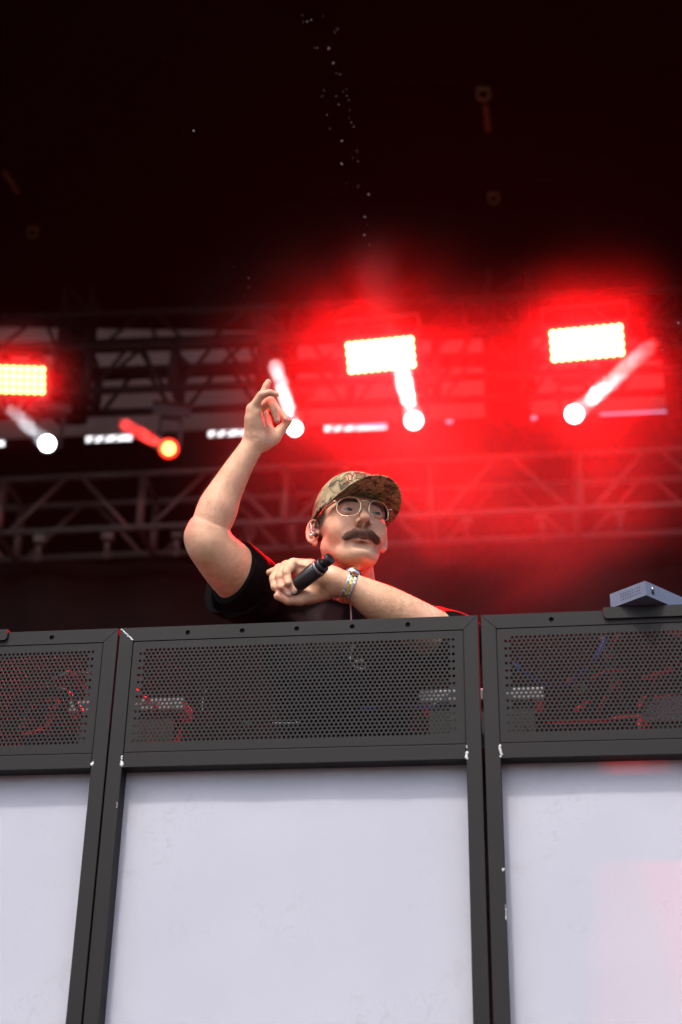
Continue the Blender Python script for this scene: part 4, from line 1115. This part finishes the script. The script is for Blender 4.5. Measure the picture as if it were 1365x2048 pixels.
# trousers and shoes
FT = Field()
FT.ell(PEL + V3(0, 0, -.02), (.17, .125, .11), .03)
for s in (-1, 1):
    hip = PEL + V3(s * .09, 0, -.04); kn = V3(hip[0] + s * .02, hip[1] - .02, STAGE + .50); an = V3(hip[0] + s * .03, hip[1] + .02, STAGE + .10)
    FT.chain([hip, kn, an], [.105, .078, .070], .03, .02)
lo_, hi_ = lohi(FT, .02); Vt, Qt = surface(FT, lo_, hi_, .008, None, 4)
np_mesh('trousers', Vt, Qt, mat('dark_denim', (.02, .022, .03), .85, 0, .2, 60), person, None, 1)
FT = Field()
for s in (-1, 1):
    a = PEL + V3(s * .12, .02, 0); a[2] = STAGE + .05
    FT.cone(a + V3(0, .03, .01), a + V3(s * .02, -.17, -.008), .050, .041, .02)
FT.plane((0, 0, STAGE + .006), (0, 0, -1))
lo_, hi_ = lohi(FT, .02); Vt, Qt = surface(FT, lo_, hi_, .007, None, 4)
np_mesh('shoes', Vt, Qt, mat('black_shoe', (.02, .02, .02), .5), person, None, 1)
#@@PART4
from mathutils.bvhtree import BVHTree
bvh = BVHTree.FromPolygons([tuple(v) for v in Vw.tolist()], Qb.tolist())
def snap(P, lift=0.0):
    q, nrm, i, d = bvh.find_nearest(Vector([float(x) for x in P]))
    c = Vector([float(x) for x in P]) - q
    return np.array(q) + np.array(nrm) * lift, np.array(nrm)
MT['hair'] = mat('dark_brown_hair', (.12, .045, .025), .7, 0, .3, 400)
MT['hair2'] = mat('brown_arm_hair', (.12, .06, .035), .5)
def strands(name, items, m, parent, label=None, kind=None):
    """items: (root, dir, length, radius, bend) -> thin three sided tapered hairs in one mesh"""
    mb = MB(); 
    for root, d, L, r, bend in items:
        d = d / np.linalg.norm(d); a = np.cross(d, V3(.3, .5, .8)); a /= np.linalg.norm(a); b_ = np.cross(d, a)
        m1 = root + d * L * .5 + bend * L * .12; e = root + d * L + bend * L * .45
        v = [root + r * (math.cos(k * 2.094) * a + math.sin(k * 2.094) * b_) for k in range(3)] + [m1 + r * .8 * (math.cos(k * 2.094) * a + math.sin(k * 2.094) * b_) for k in range(3)] + [e]
        mb.add(v, [(0, 1, 4, 3), (1, 2, 5, 4), (2, 0, 3, 5), (3, 4, 6), (4, 5, 6), (5, 3, 6)])
    o = mb.build(name, m, parent)
    if kind: o['kind'] = kind
    if label: o['label'] = label
    return o
# moustache: a soft base under several thousand hairs
FM = Field()
mpts = [(-.0325, -.0815, -.0660), (-.027, -.0880, -.0635), (-.015, -.0945, -.0585), (0, -.0965, -.0580), (.015, -.0945, -.0585), (.027, -.0880, -.0635), (.0325, -.0815, -.0660)]
FM.chain([H(*q) for q in mpts], [.0052, .0074, .0088, .0088, .0088, .0074, .0052], .003, .002)
lo_, hi_ = lohi(FM, .01); Vm, Qm = surface(FM, lo_, hi_, .0009, None, 4)
mo, Vm = np_mesh('moustache', Vm, Qm, MT['hair'], person, None, 0)
items = []
r_ = np.random.default_rng(5)
mh = (Vm - HO) @ HR
for i in r_.choice(len(Vm), 3400):
    q = mh[i]
    if q[1] > -.076: continue
    dx = q[0] / .034
    d = V3(.25 * np.sign(q[0]) + 1.05 * dx, -.38, -1.0 + .25 * abs(dx)) + r_.normal(size=3) * .17
    items.append((Vm[i], HR @ d, .0055 + .0030 * r_.random(), .00017, HR @ V3(dx * .3, .5, -.3)))
strands('moustache_hair', items, MT['hair'], mo)
# eyebrows and sideburn stubble
for s in (-1, 1):
    items = []
    for i in range(620):
        f_ = r_.random(); w_ = (r_.random() - .5) * (.0105 - .004 * f_)
        q = H(s * (.013 + .036 * f_), -.10 + .030 * f_ ** 2, .0130 + .0055 * math.sin(f_ * 2.6) + w_)
        p_, nn_ = snap(q)
        items.append((p_, HR @ V3(s * (.35 + .8 * f_), .1, .75 * (1 - f_) - .1) + nn_ * .35 + r_.normal(size=3) * .12, .0065, .00016, nn_ * -.3))
    strands('eyebrow', items, MT['hair'], person)
items = []
for i in range(1500):
    s = -1 if r_.random() < .6 else 1
    q = H(s * .085, -.030 + .050 * r_.random(), -.018 + .055 * r_.random())
    p_, nn_ = snap(q); items.append((p_, HR @ V3(0, .25, -1) + nn_ * .45 + r_.normal(size=3) * .15, .006, .00013, nn_ * -.2))
strands('hair', items, MT['hair'], person)
# forearm hair
items = []
vn = None
for (A_, B_, rr, cnt) in ((at(511, 880, 3.09), at(425, 1040, 3.04), .10, 1700), (at(690, 1170, 2.962), at(880, 1262, 3.0), .10, 2200)):
    ax_ = B_ - A_; L_ = np.linalg.norm(ax_); ax_ = ax_ / L_
    for i in range(cnt):
        u_ = r_.normal(size=3); u_ -= ax_ * (u_ @ ax_); u_ /= np.linalg.norm(u_)
        p_, nn_ = snap(A_ + ax_ * L_ * r_.random() + u_ * .08)
        items.append((p_, nn_ * .75 - ax_ * .75 + r_.normal(size=3) * .30, .006 + .006 * r_.random(), .000075, -ax_ * .5))
strands('arm_hair', items, MT['hair2'], person, 'fine brown hair on both forearms', 'stuff')

# eyes
MT['eye'] = mat('eye_white', (.24, .19, .17), .25)
MT['iris'] = mat('brown_iris', (.045, .026, .014), .35, 0, .4, 900)
MT['pupil'] = mat('black_pupil', (.002, .002, .002), .2)
gaze = HR @ V3(.17, -1.0, -.06); gaze /= np.linalg.norm(gaze)
for s in (-1, 1):
    c = H(s * .0315, -.0800, -.003)
    k = MB(); k.ball(c, .01245, 24, 16); eo = k.build('eye', MT['eye'], person, True)
    a = np.cross(gaze, V3(0, 0, 1)); a /= np.linalg.norm(a); b_ = np.cross(a, gaze)
    for nm, R_, ang, m_ in (('iris', .01262, 30, MT['iris']), ('pupil', .01275, 12, MT['pupil'])):
        vs = [c + gaze * R_]; fs = []
        for j in range(1, 6):
            for k_ in range(20):
                t_ = rad(ang) * j / 5; al = 2 * math.pi * k_ / 20
                vs.append(c + R_ * (gaze * math.cos(t_) + (a * math.cos(al) + b_ * math.sin(al)) * math.sin(t_)))
        fs = [(0, 1 + k_, 1 + (k_ + 1) % 20) for k_ in range(20)] + [(1 + j * 20 + k_, 21 + j * 20 + k_, 21 + j * 20 + (k_ + 1) % 20, 1 + j * 20 + (k_ + 1) % 20) for j in range(4) for k_ in range(20)]
        MB().add(vs, fs).build(nm, m_, eo, True)

# finger nails, laid where the camera side of each fingertip is
MT['nail'] = mat('finger_nail', (.72, .46, .38), .3)
for (x, y, dx, dy, w_) in ((587, 1183, .6, .8, .0042), (577, 1188, .7, .5, .0042), (560, 1185, .7, .5, .0038), (572, 836, .45, .9, .0040), (556, 838, .2, 1, .0036)):
    d_ = at(x, y, 1.0) - CAM; d_ /= np.linalg.norm(d_)
    hit, nn_, i_, ds_ = bvh.ray_cast(Vector(CAM), Vector(d_))
    if hit is None or ds_ > 4: continue
    nn_ = np.array(nn_); t_ = _R * dx - _U * dy; t_ -= nn_ * (t_ @ nn_); t_ /= np.linalg.norm(t_); b_ = np.cross(nn_, t_)
    k = MB(); vs = [np.array(hit) + nn_ * .0007]
    for j in (1, 2):
        for q in range(14):
            al = 2 * math.pi * q / 14; vs.append(np.array(hit) + nn_ * (.0006 if j == 1 else -.0004) + (t_ * math.cos(al) * 1.25 + b_ * math.sin(al)) * w_ * j / 2)
    k.add(vs, [(0, 1 + q, 1 + (q + 1) % 14) for q in range(14)] + [(1 + q, 15 + q, 15 + (q + 1) % 14, 1 + (q + 1) % 14) for q in range(14)]).build('nail', MT['nail'], person, True)

# ---- cap
cm = bpy.data.materials.new('leaf_camouflage_cloth'); cm.use_nodes = True; n = cm.node_tree; p = n.nodes['Principled BSDF']; tc = n.nodes.new('ShaderNodeTexCoord')
mp_ = n.nodes.new('ShaderNodeMapping'); mp_.inputs['Rotation'].default_value = (.3, .5, .4); mp_.inputs['Scale'].default_value = (1, 1, .55); n.links.new(tc.outputs['Object'], mp_.inputs[0]); vv = mp_.outputs[0]
def vor(scale, feature='F1', rnd=1.0):
    t = n.nodes.new('ShaderNodeTexVoronoi'); t.inputs['Scale'].default_value = scale; t.feature = feature; t.inputs['Randomness'].default_value = rnd
    w = n.nodes.new('ShaderNodeTexNoise'); w.inputs['Scale'].default_value = scale * .8; n.links.new(vv, w.inputs['Vector'])
    mx_ = n.nodes.new('ShaderNodeVectorMath'); mx_.operation = 'MULTIPLY_ADD'; mx_.inputs[1].default_value = (.03, .03, .03); n.links.new(w.outputs['Color'], mx_.inputs[0]); n.links.new(vv, mx_.inputs[2])
    n.links.new(mx_.outputs[0], t.inputs['Vector']); return t
cc_ = mixc(mr(nz(35, 3, .5, 1.2, vv).outputs[0], .45, .55, 0, 1), (.42, .34, .19), (.26, .19, .10))
cc_ = mixc(mr(nz(36, 2, .5, 2.0, vv).outputs[0], .55, .58, 0, 1), cc_, (.075, .048, .030))
cc_ = mixc(mr(nz(27, 2, .5, 1.6, vv).outputs[0], .60, .635, 0, 1), cc_, (.13, .24, .055))
cc_ = mixc(mr(vor(36, 'DISTANCE_TO_EDGE').outputs[0], .0, .05, .8, 0), cc_, (.035, .024, .016))
cc_ = mixc(mr(nz(75, 2, .5, 3.0, vv).outputs[0], .66, .69, 0, .9), cc_, (.42, .36, .22))
n.links.new(cc_, p.inputs['Base Color']); p.inputs['Roughness'].default_value = .85
bp_ = n.nodes.new('ShaderNodeBump'); bp_.inputs['Strength'].default_value = .4; bp_.inputs['Distance'].default_value = .0008
n.links.new(nz(900, 2).outputs[0], bp_.inputs['Height']); n.links.new(bp_.outputs[0], p.inputs['Normal'])
MT['camo'] = cm
MT['stitch'] = mat('dark_stitching', (.11, .085, .05), .8)
MT['redthread'] = mat('red_embroidery', (.42, .03, .025), .6)
def rimz(phi): return .021 + .017 * math.cos(phi)
def crown_pt(phi, t, off=0.0):
    z0 = rimz(phi); e = 2.35; zt = .1300
    k = (1 - t ** e) ** (1 / e) if t < 1 else 0
    lean = .006 * math.sin(math.pi * min(t, 1)) * max(0, math.cos(phi))
    groove = .0010 * math.exp(-((math.sin(3 * phi) ) / .06) ** 2) * (t < .97)
    ax1, ay1 = .0815 + off - groove, .1030 + off - groove
    return HC(math.sin(phi) * ax1 * k, .013 - math.cos(phi) * (ay1 * k + lean), z0 + (zt + off - z0) * t)
HRc = HR @ rotm(0, 0, rad(7)) @ rotm(rad(1.5), 0, 0)
def HC(*p): return HRc @ np.array(p, float) + HO
cap = thing('baseball_cap', 'leaf camouflage baseball cap with red embroidery, worn by the performer', 'cap', H(0, .01, .02))
NP_, NT = 96, 22; vs = []; fs = []
for off in (0, -.0022):
    for j in range(NT + 1):
        t = math.sin(j / NT * math.pi / 2)
        for i in range(NP_): vs.append(crown_pt(2 * math.pi * i / NP_, t, off))
K = (NT + 1) * NP_
for j in range(NT):
    for i in range(NP_):
        i2 = (i + 1) % NP_; fs.append((j * NP_ + i, j * NP_ + i2, (j + 1) * NP_ + i2, (j + 1) * NP_ + i)); fs.append((K + j * NP_ + i2, K + j * NP_ + i, K + (j + 1) * NP_ + i, K + (j + 1) * NP_ + i2))
for i in range(NP_): i2 = (i + 1) % NP_; fs.append((i2, i, K + i, K + i2))
MB().add(vs, fs).build('crown', MT['camo'], cap, True)
MB().ball(HC(0, .013, .1315), (.007, .007, .004), 12, 8).build('button', MT['camo'], cap, True)
NS, NB = 48, 12
def bill_pt(s_, t, dz=0.0):
    phi = s_ * rad(66)
    bx, by = math.sin(phi) * .0830, .013 - math.cos(phi) * .1045
    e_ = .080 * max(0, 1 - abs(s_) ** 2.7) ** .55
    x = bx * (1 + .13 * t * (1 - .55 * s_ * s_)); y = by - e_ * t
    z = rimz(0) + .003 + .004 * t * (1 - .3 * s_ * s_) - .030 * (x / .08) ** 2 + dz + .002
    return HC(x, y, z)
vs = []; fs = []
for dz in (.0016, -.0016):
    for j in range(NB + 1):
        for i in range(NS + 1): vs.append(bill_pt(-1 + 2 * i / NS, j / NB, dz * (1 if j < NB else .6)))
K = (NB + 1) * (NS + 1); W_ = NS + 1
for j in range(NB):
    for i in range(NS):
        a = j * W_ + i; fs.append((a, a + 1, a + W_ + 1, a + W_)); fs.append((K + a + 1, K + a, K + a + W_, K + a + W_ + 1))
for i in range(NS):
    a = NB * W_ + i; fs.append((a, a + 1, K + a + 1, K + a)); fs.append((i + 1, i, K + i, K + i + 1))
for i in (0, NS):
    for j in range(NB): a = j * W_ + i; fs.append((a, a + W_, K + a + W_, K + a))
bill = MB().add(vs, fs).build('bill', MT['camo'], cap, True)
for t_ in (.35, .5, .65, .8, .93):
    MB().tube([bill_pt(x, t_, -.0018) for x in np.linspace(-.93, .93, 40)], .0003, 4).build('stitching', MT['stitch'], bill, True)
# embroidery on the front of the crown: a ring with strokes beside it
def emb(pts, r=.0011):
    r = r * .75
    return MB().tube([crown_pt(rad(a * .85 - 9), t * .9 + .06, .0006) for a, t in pts], r, 6).build('embroidery', MT['redthread'], cap, True)
emb([(-8 + 9 * math.cos(q), .56 + .13 * math.sin(q)) for q in np.linspace(0, 2 * math.pi, 20)], .0013)
emb([(-8 + 4 * math.cos(q), .57 + .06 * math.sin(q)) for q in np.linspace(0, 2 * math.pi, 12)], .0010)
for a0, t0, a1, t1 in ((-20, .45, -24, .70), (-22, .58, -30, .66), (-26, .42, -30, .58), (-32, .40, -34, .56), (-33, .48, -39, .44), (-19, .38, -28, .35), (-24, .30, -34, .30), (3, .70, 9, .52), (10, .72, 15, .55), (5, .42, 14, .44), (-6, .34, 3, .33)):
    emb([(a0, t0), ((a0 + a1) / 2 + 1, (t0 + t1) / 2 + .02), (a1, t1)], .0013)

# ---- glasses
MT['gold'] = mat('pale_gold_wire', (.80, .62, .42), .25, 1.0)
MT['tortoise'] = mat('tortoise_tip', (.18, .07, .02), .25, 0, .6, 200)
gl = bpy.data.materials.new('spectacle_lens'); gl.use_nodes = True; n = gl.node_tree; n.nodes.remove(n.nodes['Principled BSDF'])
tr = n.nodes.new('ShaderNodeBsdfTransparent'); tr.inputs[0].default_value = (.93, .91, .93, 1)
gs = n.nodes.new('ShaderNodeBsdfGlossy'); gs.inputs[0].default_value = (.5, .45, .6, 1); gs.inputs['Roughness'].default_value = .02
fr = n.nodes.new('ShaderNodeFresnel'); fr.inputs[0].default_value = 1.15; mx = n.nodes.new('ShaderNodeMixShader')
n.links.new(fr.outputs[0], mx.inputs[0]); n.links.new(tr.outputs[0], mx.inputs[1]); n.links.new(gs.outputs[0], mx.inputs[2]); n.links.new(mx.outputs[0], n.nodes['Material Output'].inputs['Surface'])
MT['glass'] = gl
MT['pad'] = mat('clear_nose_pad', (.7, .6, .55), .3)
glasses = thing('glasses', 'round thin wire glasses on the performer\'s face', 'glasses', H(0, -.105, 0))
def lens_pt(s, a, k=1.0, yo=0.0):
    c, w = math.cos(a), math.sin(a); e = .84
    x = math.copysign(abs(c) ** e, c) * .0240 * k; z = math.copysign(abs(w) ** e, w) * .0218 * k
    if z < 0: x *= 1 - .10 * (z / .0218) ** 2
    X = s * .0330 + x; y = -.1075 + .020 * (abs(X) / .06) ** 2 + yo - z * .10
    return H(X, y, z - .0032)
for s in (-1, 1):
    ring = [lens_pt(s, 2 * math.pi * k / 40) for k in range(41)]
    MB().tube(ring, .00085, 8, False).build('rim', MT['gold'], glasses, True)
    vs = [lens_pt(s, 0, 0)] + [lens_pt(s, 2 * math.pi * k / 40, .985) for k in range(40)]
    MB().add(vs, [(0, 1 + k, 1 + (k + 1) % 40) for k in range(40)]).build('lens', MT['glass'], glasses, True)
    e0 = lens_pt(s, math.pi * (.86 if s < 0 else .14)); hinge = H(s * .0665, -.088, .0085); ear = H(s * .0785, -.004, .012); tip = H(s * .080, .012, -.004)
    MB().tube([e0, H(s * .0635, -.0935, .0095), hinge], [.0010, .0016, .0014], 8).build('end_piece', MT['gold'], glasses, True)
    MB().tube(smooth_pts([hinge, H(s * .0765, -.050, .0095), ear]), .0010, 8).build('temple_arm', MT['gold'], glasses, True)
    MB().tube(smooth_pts([H(s * .0775, -.028, .0105), ear, tip]), .0019, 8).build('temple_tip', MT['tortoise'], glasses, True)
    MB().ball(H(s * .0105, -.103, -.008), (.0022, .0022, .005), 8, 6).build('nose_pad', MT['pad'], glasses, True)
MB().tube(smooth_pts([lens_pt(-1, .16 * math.pi), H(-.005, -.1125, .0095), H(.005, -.1125, .0095), lens_pt(1, .84 * math.pi)]), .0010, 8).build('bridge', MT['gold'], glasses, True)

# ---- microphone
MT['mic'] = mat('satin_black_metal', (.022, .018, .018), .32, .3, .1, 60)
MT['micring'] = mat('grey_ring', (.22, .22, .23), .35, .6)
MT['micgrille'] = mat('black_grille', (.03, .03, .033), .4, .6, .3, 500, .8, 1500)
mA, mB_ = at(662, 1116, 2.905), at(578, 1184, 2.958)
md = mB_ - mA; mL = np.linalg.norm(md); md /= mL
mic = thing('microphone', 'black handheld microphone with a grey ring held in the fist', 'microphone', mA + md * .06)
def mtube(f0, f1, r0, r1, nm, m, par=mic, n_=24):
    return MB().tube([mA + md * f0, mA + md * (f0 + .0004), mA + md * (f1 - .0004), mA + md * f1], [r0 * .93, r0, r1, r1 * .93], n_).build(nm, m, par, True)
mtube(0, .014, .0118, .0122, 'mute_cap', MT['mic'])
mtube(.014, .022, .0095, .0100, 'neck', MT['mic'])
mtube(.022, .032, .0155, .0172, 'collar', MT['mic'])
mtube(.032, .0385, .0178, .0180, 'ring', MT['micring'])
mtube(.0385, mL, .0176, .0158, 'body', MT['mic'])
MB().ball(mA + md * (mL + .010), (.019, .019, .019), 16, 12).build('grille', MT['micgrille'], mic, True)

# ---- watch
MT['steel'] = mat('polished_steel', (.66, .64, .62), .2, 1.0, .1, 300)
MT['wgold'] = mat('polished_gold', (.85, .58, .18), .2, 1.0)
MT['dial'] = mat('champagne_dial', (.5, .4, .2), .3, .4)
wc = at(696, 1174, 2.962); wt = at(668, 1161, 2.962) - at(725, 1186, 2.965); wt /= np.linalg.norm(wt)
wu = V3(0, .10, 1.0); wu -= wt * (wu @ wt); wu /= np.linalg.norm(wu); wv_ = np.cross(wt, wu)
watch = thing('wristwatch', 'steel and gold wristwatch with a link bracelet on the crossed forearm', 'watch', wc)
RA = .0318
NL = 26
for i in range(3, NL - 2):
    a0 = 2 * math.pi * (i - .47) / NL; a1 = 2 * math.pi * (i + .47) / NL; am = (a0 + a1) / 2
    for j, (x0, x1, m_) in enumerate(((-.0092, -.0036, 'steel'), (-.0033, .0033, 'wgold'), (.0036, .0092, 'steel'))):
        sh = (.5 * 2 * math.pi / NL) if j == 1 else 0
        k = MB(); pts = []
        for rr in (RA - .0008, RA + .0026 - (.0 if j == 1 else .0003)):
            for (aa, xx) in ((a0 + sh, x0), (a1 + sh, x0), (a1 + sh, x1), (a0 + sh, x1)):
                pts.append(wc + (wu * math.cos(aa) + wv_ * math.sin(aa)) * rr + wt * xx)
        k.hexa(pts); k.build('link', MT[m_], watch, bevel=.0005)
cw = wc + wu * (RA + .001)
def wtube(z0, z1, r0, r1, nm, m): return MB().tube([cw + wu * z0, cw + wu * (z0 + .0003), cw + wu * (z1 - .0003), cw + wu * z1], [r0 * .96, r0, r1, r1 * .95], 28).build(nm, m, watch, True)
wtube(-.004, .0055, .0175, .0180, 'case', MT['steel']); wtube(.0055, .0082, .0172, .0155, 'bezel', MT['wgold']); wtube(.0082, .0086, .0142, .0140, 'dial', MT['dial'])
MB().tube([cw + wv_ * .017, cw + wv_ * .0215], .0026, 10).build('crown', MT['wgold'], watch, True)

# ---- in-ear monitors
ME = mat('chrome_earphone', (.75, .72, .66), .15, 1.0)
MK = mat('black_ear_tip', (.015, .013, .013), .35)
ep = thing('earphone', 'chrome in-ear monitor with a black tip in the performer\'s ear', 'earphone', at(628, 1068, 3.09))
MB().ball(at(632.5, 1069.5, 3.082), .0056, 14, 10).build('ear_tip', MK, ep, True)
k = MB(); k.ball(at(623, 1071, 3.078), (.0048, .0045, .0050), 12, 8); k.tube([at(619, 1074.5, 3.078), at(627, 1075.5, 3.078)], .0026, 10); k.tube([at(624, 1066, 3.078), at(630, 1068, 3.08)], .0040, 10); k.build('housing', ME, ep, True)
k = MB(); k.tube([at(624.5, 1066, 3.078), at(623.5, 1058, 3.078), at(622.6, 1050, 3.080), at(622, 1044, 3.09)], [.0036, .0028, .0018, .0011], 8)
for i in range(7): k.ball(at(624.2 - i * .35, 1064 - i * 2.8, 3.0775 + i * .0004), .0036 - i * .0003, 8, 5)
k.build('cable_sleeve', ME, ep, True)
# hanging spare earphone cable
q = smooth_pts([at(700, 1196, 2.99), at(702, 1215, 2.985), at(703, 1238, 2.98)]) + smooth_pts([np.array(BP(*via(704, 1262, .030))), np.array(BP(*via(706, 1285, .020))), np.array(BP(*via(706, 1298, .012))), np.array(BP(*via(701, 1314, .009))), np.array(BP(*via(703, 1326, .009))),
     np.array(BP(*via(714, 1335, .009))), np.array(BP(*via(728, 1337, .009))), np.array(BP(*via(732, 1330, .009))), np.array(BP(*via(724, 1321, .009))), np.array(BP(*via(710, 1324, .009))), np.array(BP(*via(706, 1331, .009)))])
o = MB().tube(q, .0017, 8).build('earphone_cable', MT['cab_w'], None, True, loc=q[0]); tag(o, 'thin white cable hanging from the chest to a loop behind the mesh', 'cable')

# ---- grey metal box on the right ledge
def onz(x, y, z):
    rr = at(x, y, 1.0) - CAM; return CAM + rr * ((z - CAM[2]) / rr[2])
zb = 2.7370
C0 = onz(1293, 1190, zb); L0 = onz(1222, 1216.5, zb)
e1 = L0 - C0; l1 = np.linalg.norm(e1); e1 /= l1; e2 = np.cross(V3(0, 0, 1), e1); e2 = e2 if e2[0] > 0 else -e2
hB = .0305; l2 = .24
print('BOX', l1, e1, e2)
bx = thing('device_box', 'blue-grey metal box with vent holes standing corner first on the booth edge', 'device', C0 + e1 * l1 / 2 + e2 * l2 / 2)
# side with the small vent holes: plate of real holes
def place(o_, du, dv, nrm):
    return lambda u, v, w: o_ + du * u + dv * v + nrm * w
fnL = place(C0, e1, V3(0, 0, 1), e2)
_BP = BP
def plate_on(fn, cells, t, n_, m, nm, par):
    global BP
    BP = fn; k = MB(); plate_cells(k, cells, t, n_); BP = _BP; return k.build(nm, m, par)
cells = [(0, .012, 0, hB, None)]; nc = 15; cwid = .0062 * l1 / .13
x = .012
while x + .0058 < l1 - .020:
    cells += [(x, x + .0058, 0, .0060, None)] + [(x, x + .0058, .0060 + j * .0062, .0060 + (j + 1) * .0062, .0015) for j in range(3)] + [(x, x + .0058, .0246, hB, None)]; x += .0058
cells.append((x, l1, 0, hB, None))
plate_on(fnL, cells, .001, 12, MT['box'], 'vent_side', bx)
k = MB(); up = V3(0, 0, hB)
a, b_, c, d = C0, C0 + e2 * l2, C0 + e2 * l2 + e1 * l1, C0 + e1 * l1
k.add([a, b_, c, d, a + up, b_ + up, c + up, d + up], [(0, 1, 2, 3), (4, 5, 6, 7), (0, 1, 5, 4), (1, 2, 6, 5), (2, 3, 7, 6)]); k.build('case', MT['box'], bx)
k = MB(); k.add([a + e2 * .004 + V3(0, 0, .001), d + e2 * .004 + V3(0, 0, .001), d + e2 * .004 + up * .97, a + e2 * .004 + up * .97], [(0, 1, 2, 3)]); k.build('vent_dark_sheet', MT['dark'], bx)  # black sheet painting the shade behind the vent holes
ctr = C0 + e2 * .021 + up * .62
k = MB(); k.tube([ctr - e1 * .0003, ctr - e1 * .003], [.0042, .0036], 12); k.build('screw', MT['steel'], bx, True)
k = MB(); k.tube([ctr - up * .25, ctr - up * .25 - e1 * .0012], .0040, 12); k.build('screw_hole', MT['dark'], bx, True)

# ---- water drops falling from the roof edge
MW = mat('water_drop', (.5, .5, .55), .08, 0)  # glint of clear water put into an opaque pale colour
dme = None
drops = [(605, 30), (606, 44), (615, 43), (623, 40), (646, 32), (630, 96), (635, 96), (658, 97), (667, 126), (674, 146), (681, 149), (649, 181), (645, 193), (673, 193), (678, 209), (686, 184), (693, 179), (694, 192), (698, 201), (700, 220), (699, 236), (703, 245), (708, 253),
         (660, 258), (654, 230), (684, 282), (714, 302), (706, 316), (684, 328), (717, 323), (693, 367), (717, 373), (738, 389), (730, 434), (736, 449), (729, 470), (739, 490), (388, 262), (366, 268), (328, 116), (468, 534), (498, 556), (497, 575), (490, 592), (1357, 646), (1323, 677), (1325, 700), (670, 64), (676, 58), (1362, 663)]
big = {(730, 434), (684, 282), (658, 97), (738, 389), (667, 126), (729, 470), (684, 328), (388, 262), (1357, 646)}
for i, (x, y) in enumerate(drops):
    q = at(x, y, 4.2 + 1.2 * rng.random()); r0 = .0023 if (x, y) in big else .0008 + .0006 * rng.random()
    if dme is None:
        k = MB(); k.ball((0, 0, 0), (1, 1, 1.25), 10, 8); o = k.build('water_drop', MW, None, True); dme = o.data
    else:
        o = bpy.data.objects.new('water_drop', dme); col.objects.link(o)
    o.location = [float(v) for v in q]; o.scale = (r0, r0, r0)
    where = 'in the sparse trail on the left' if x < 520 else ('at the right edge beside the slanting beam' if x > 1000 else 'in the dense trail under the roof')
    tag(o, 'tiny bright water drop falling ' + where, 'water drop', 'water drops ' + where)
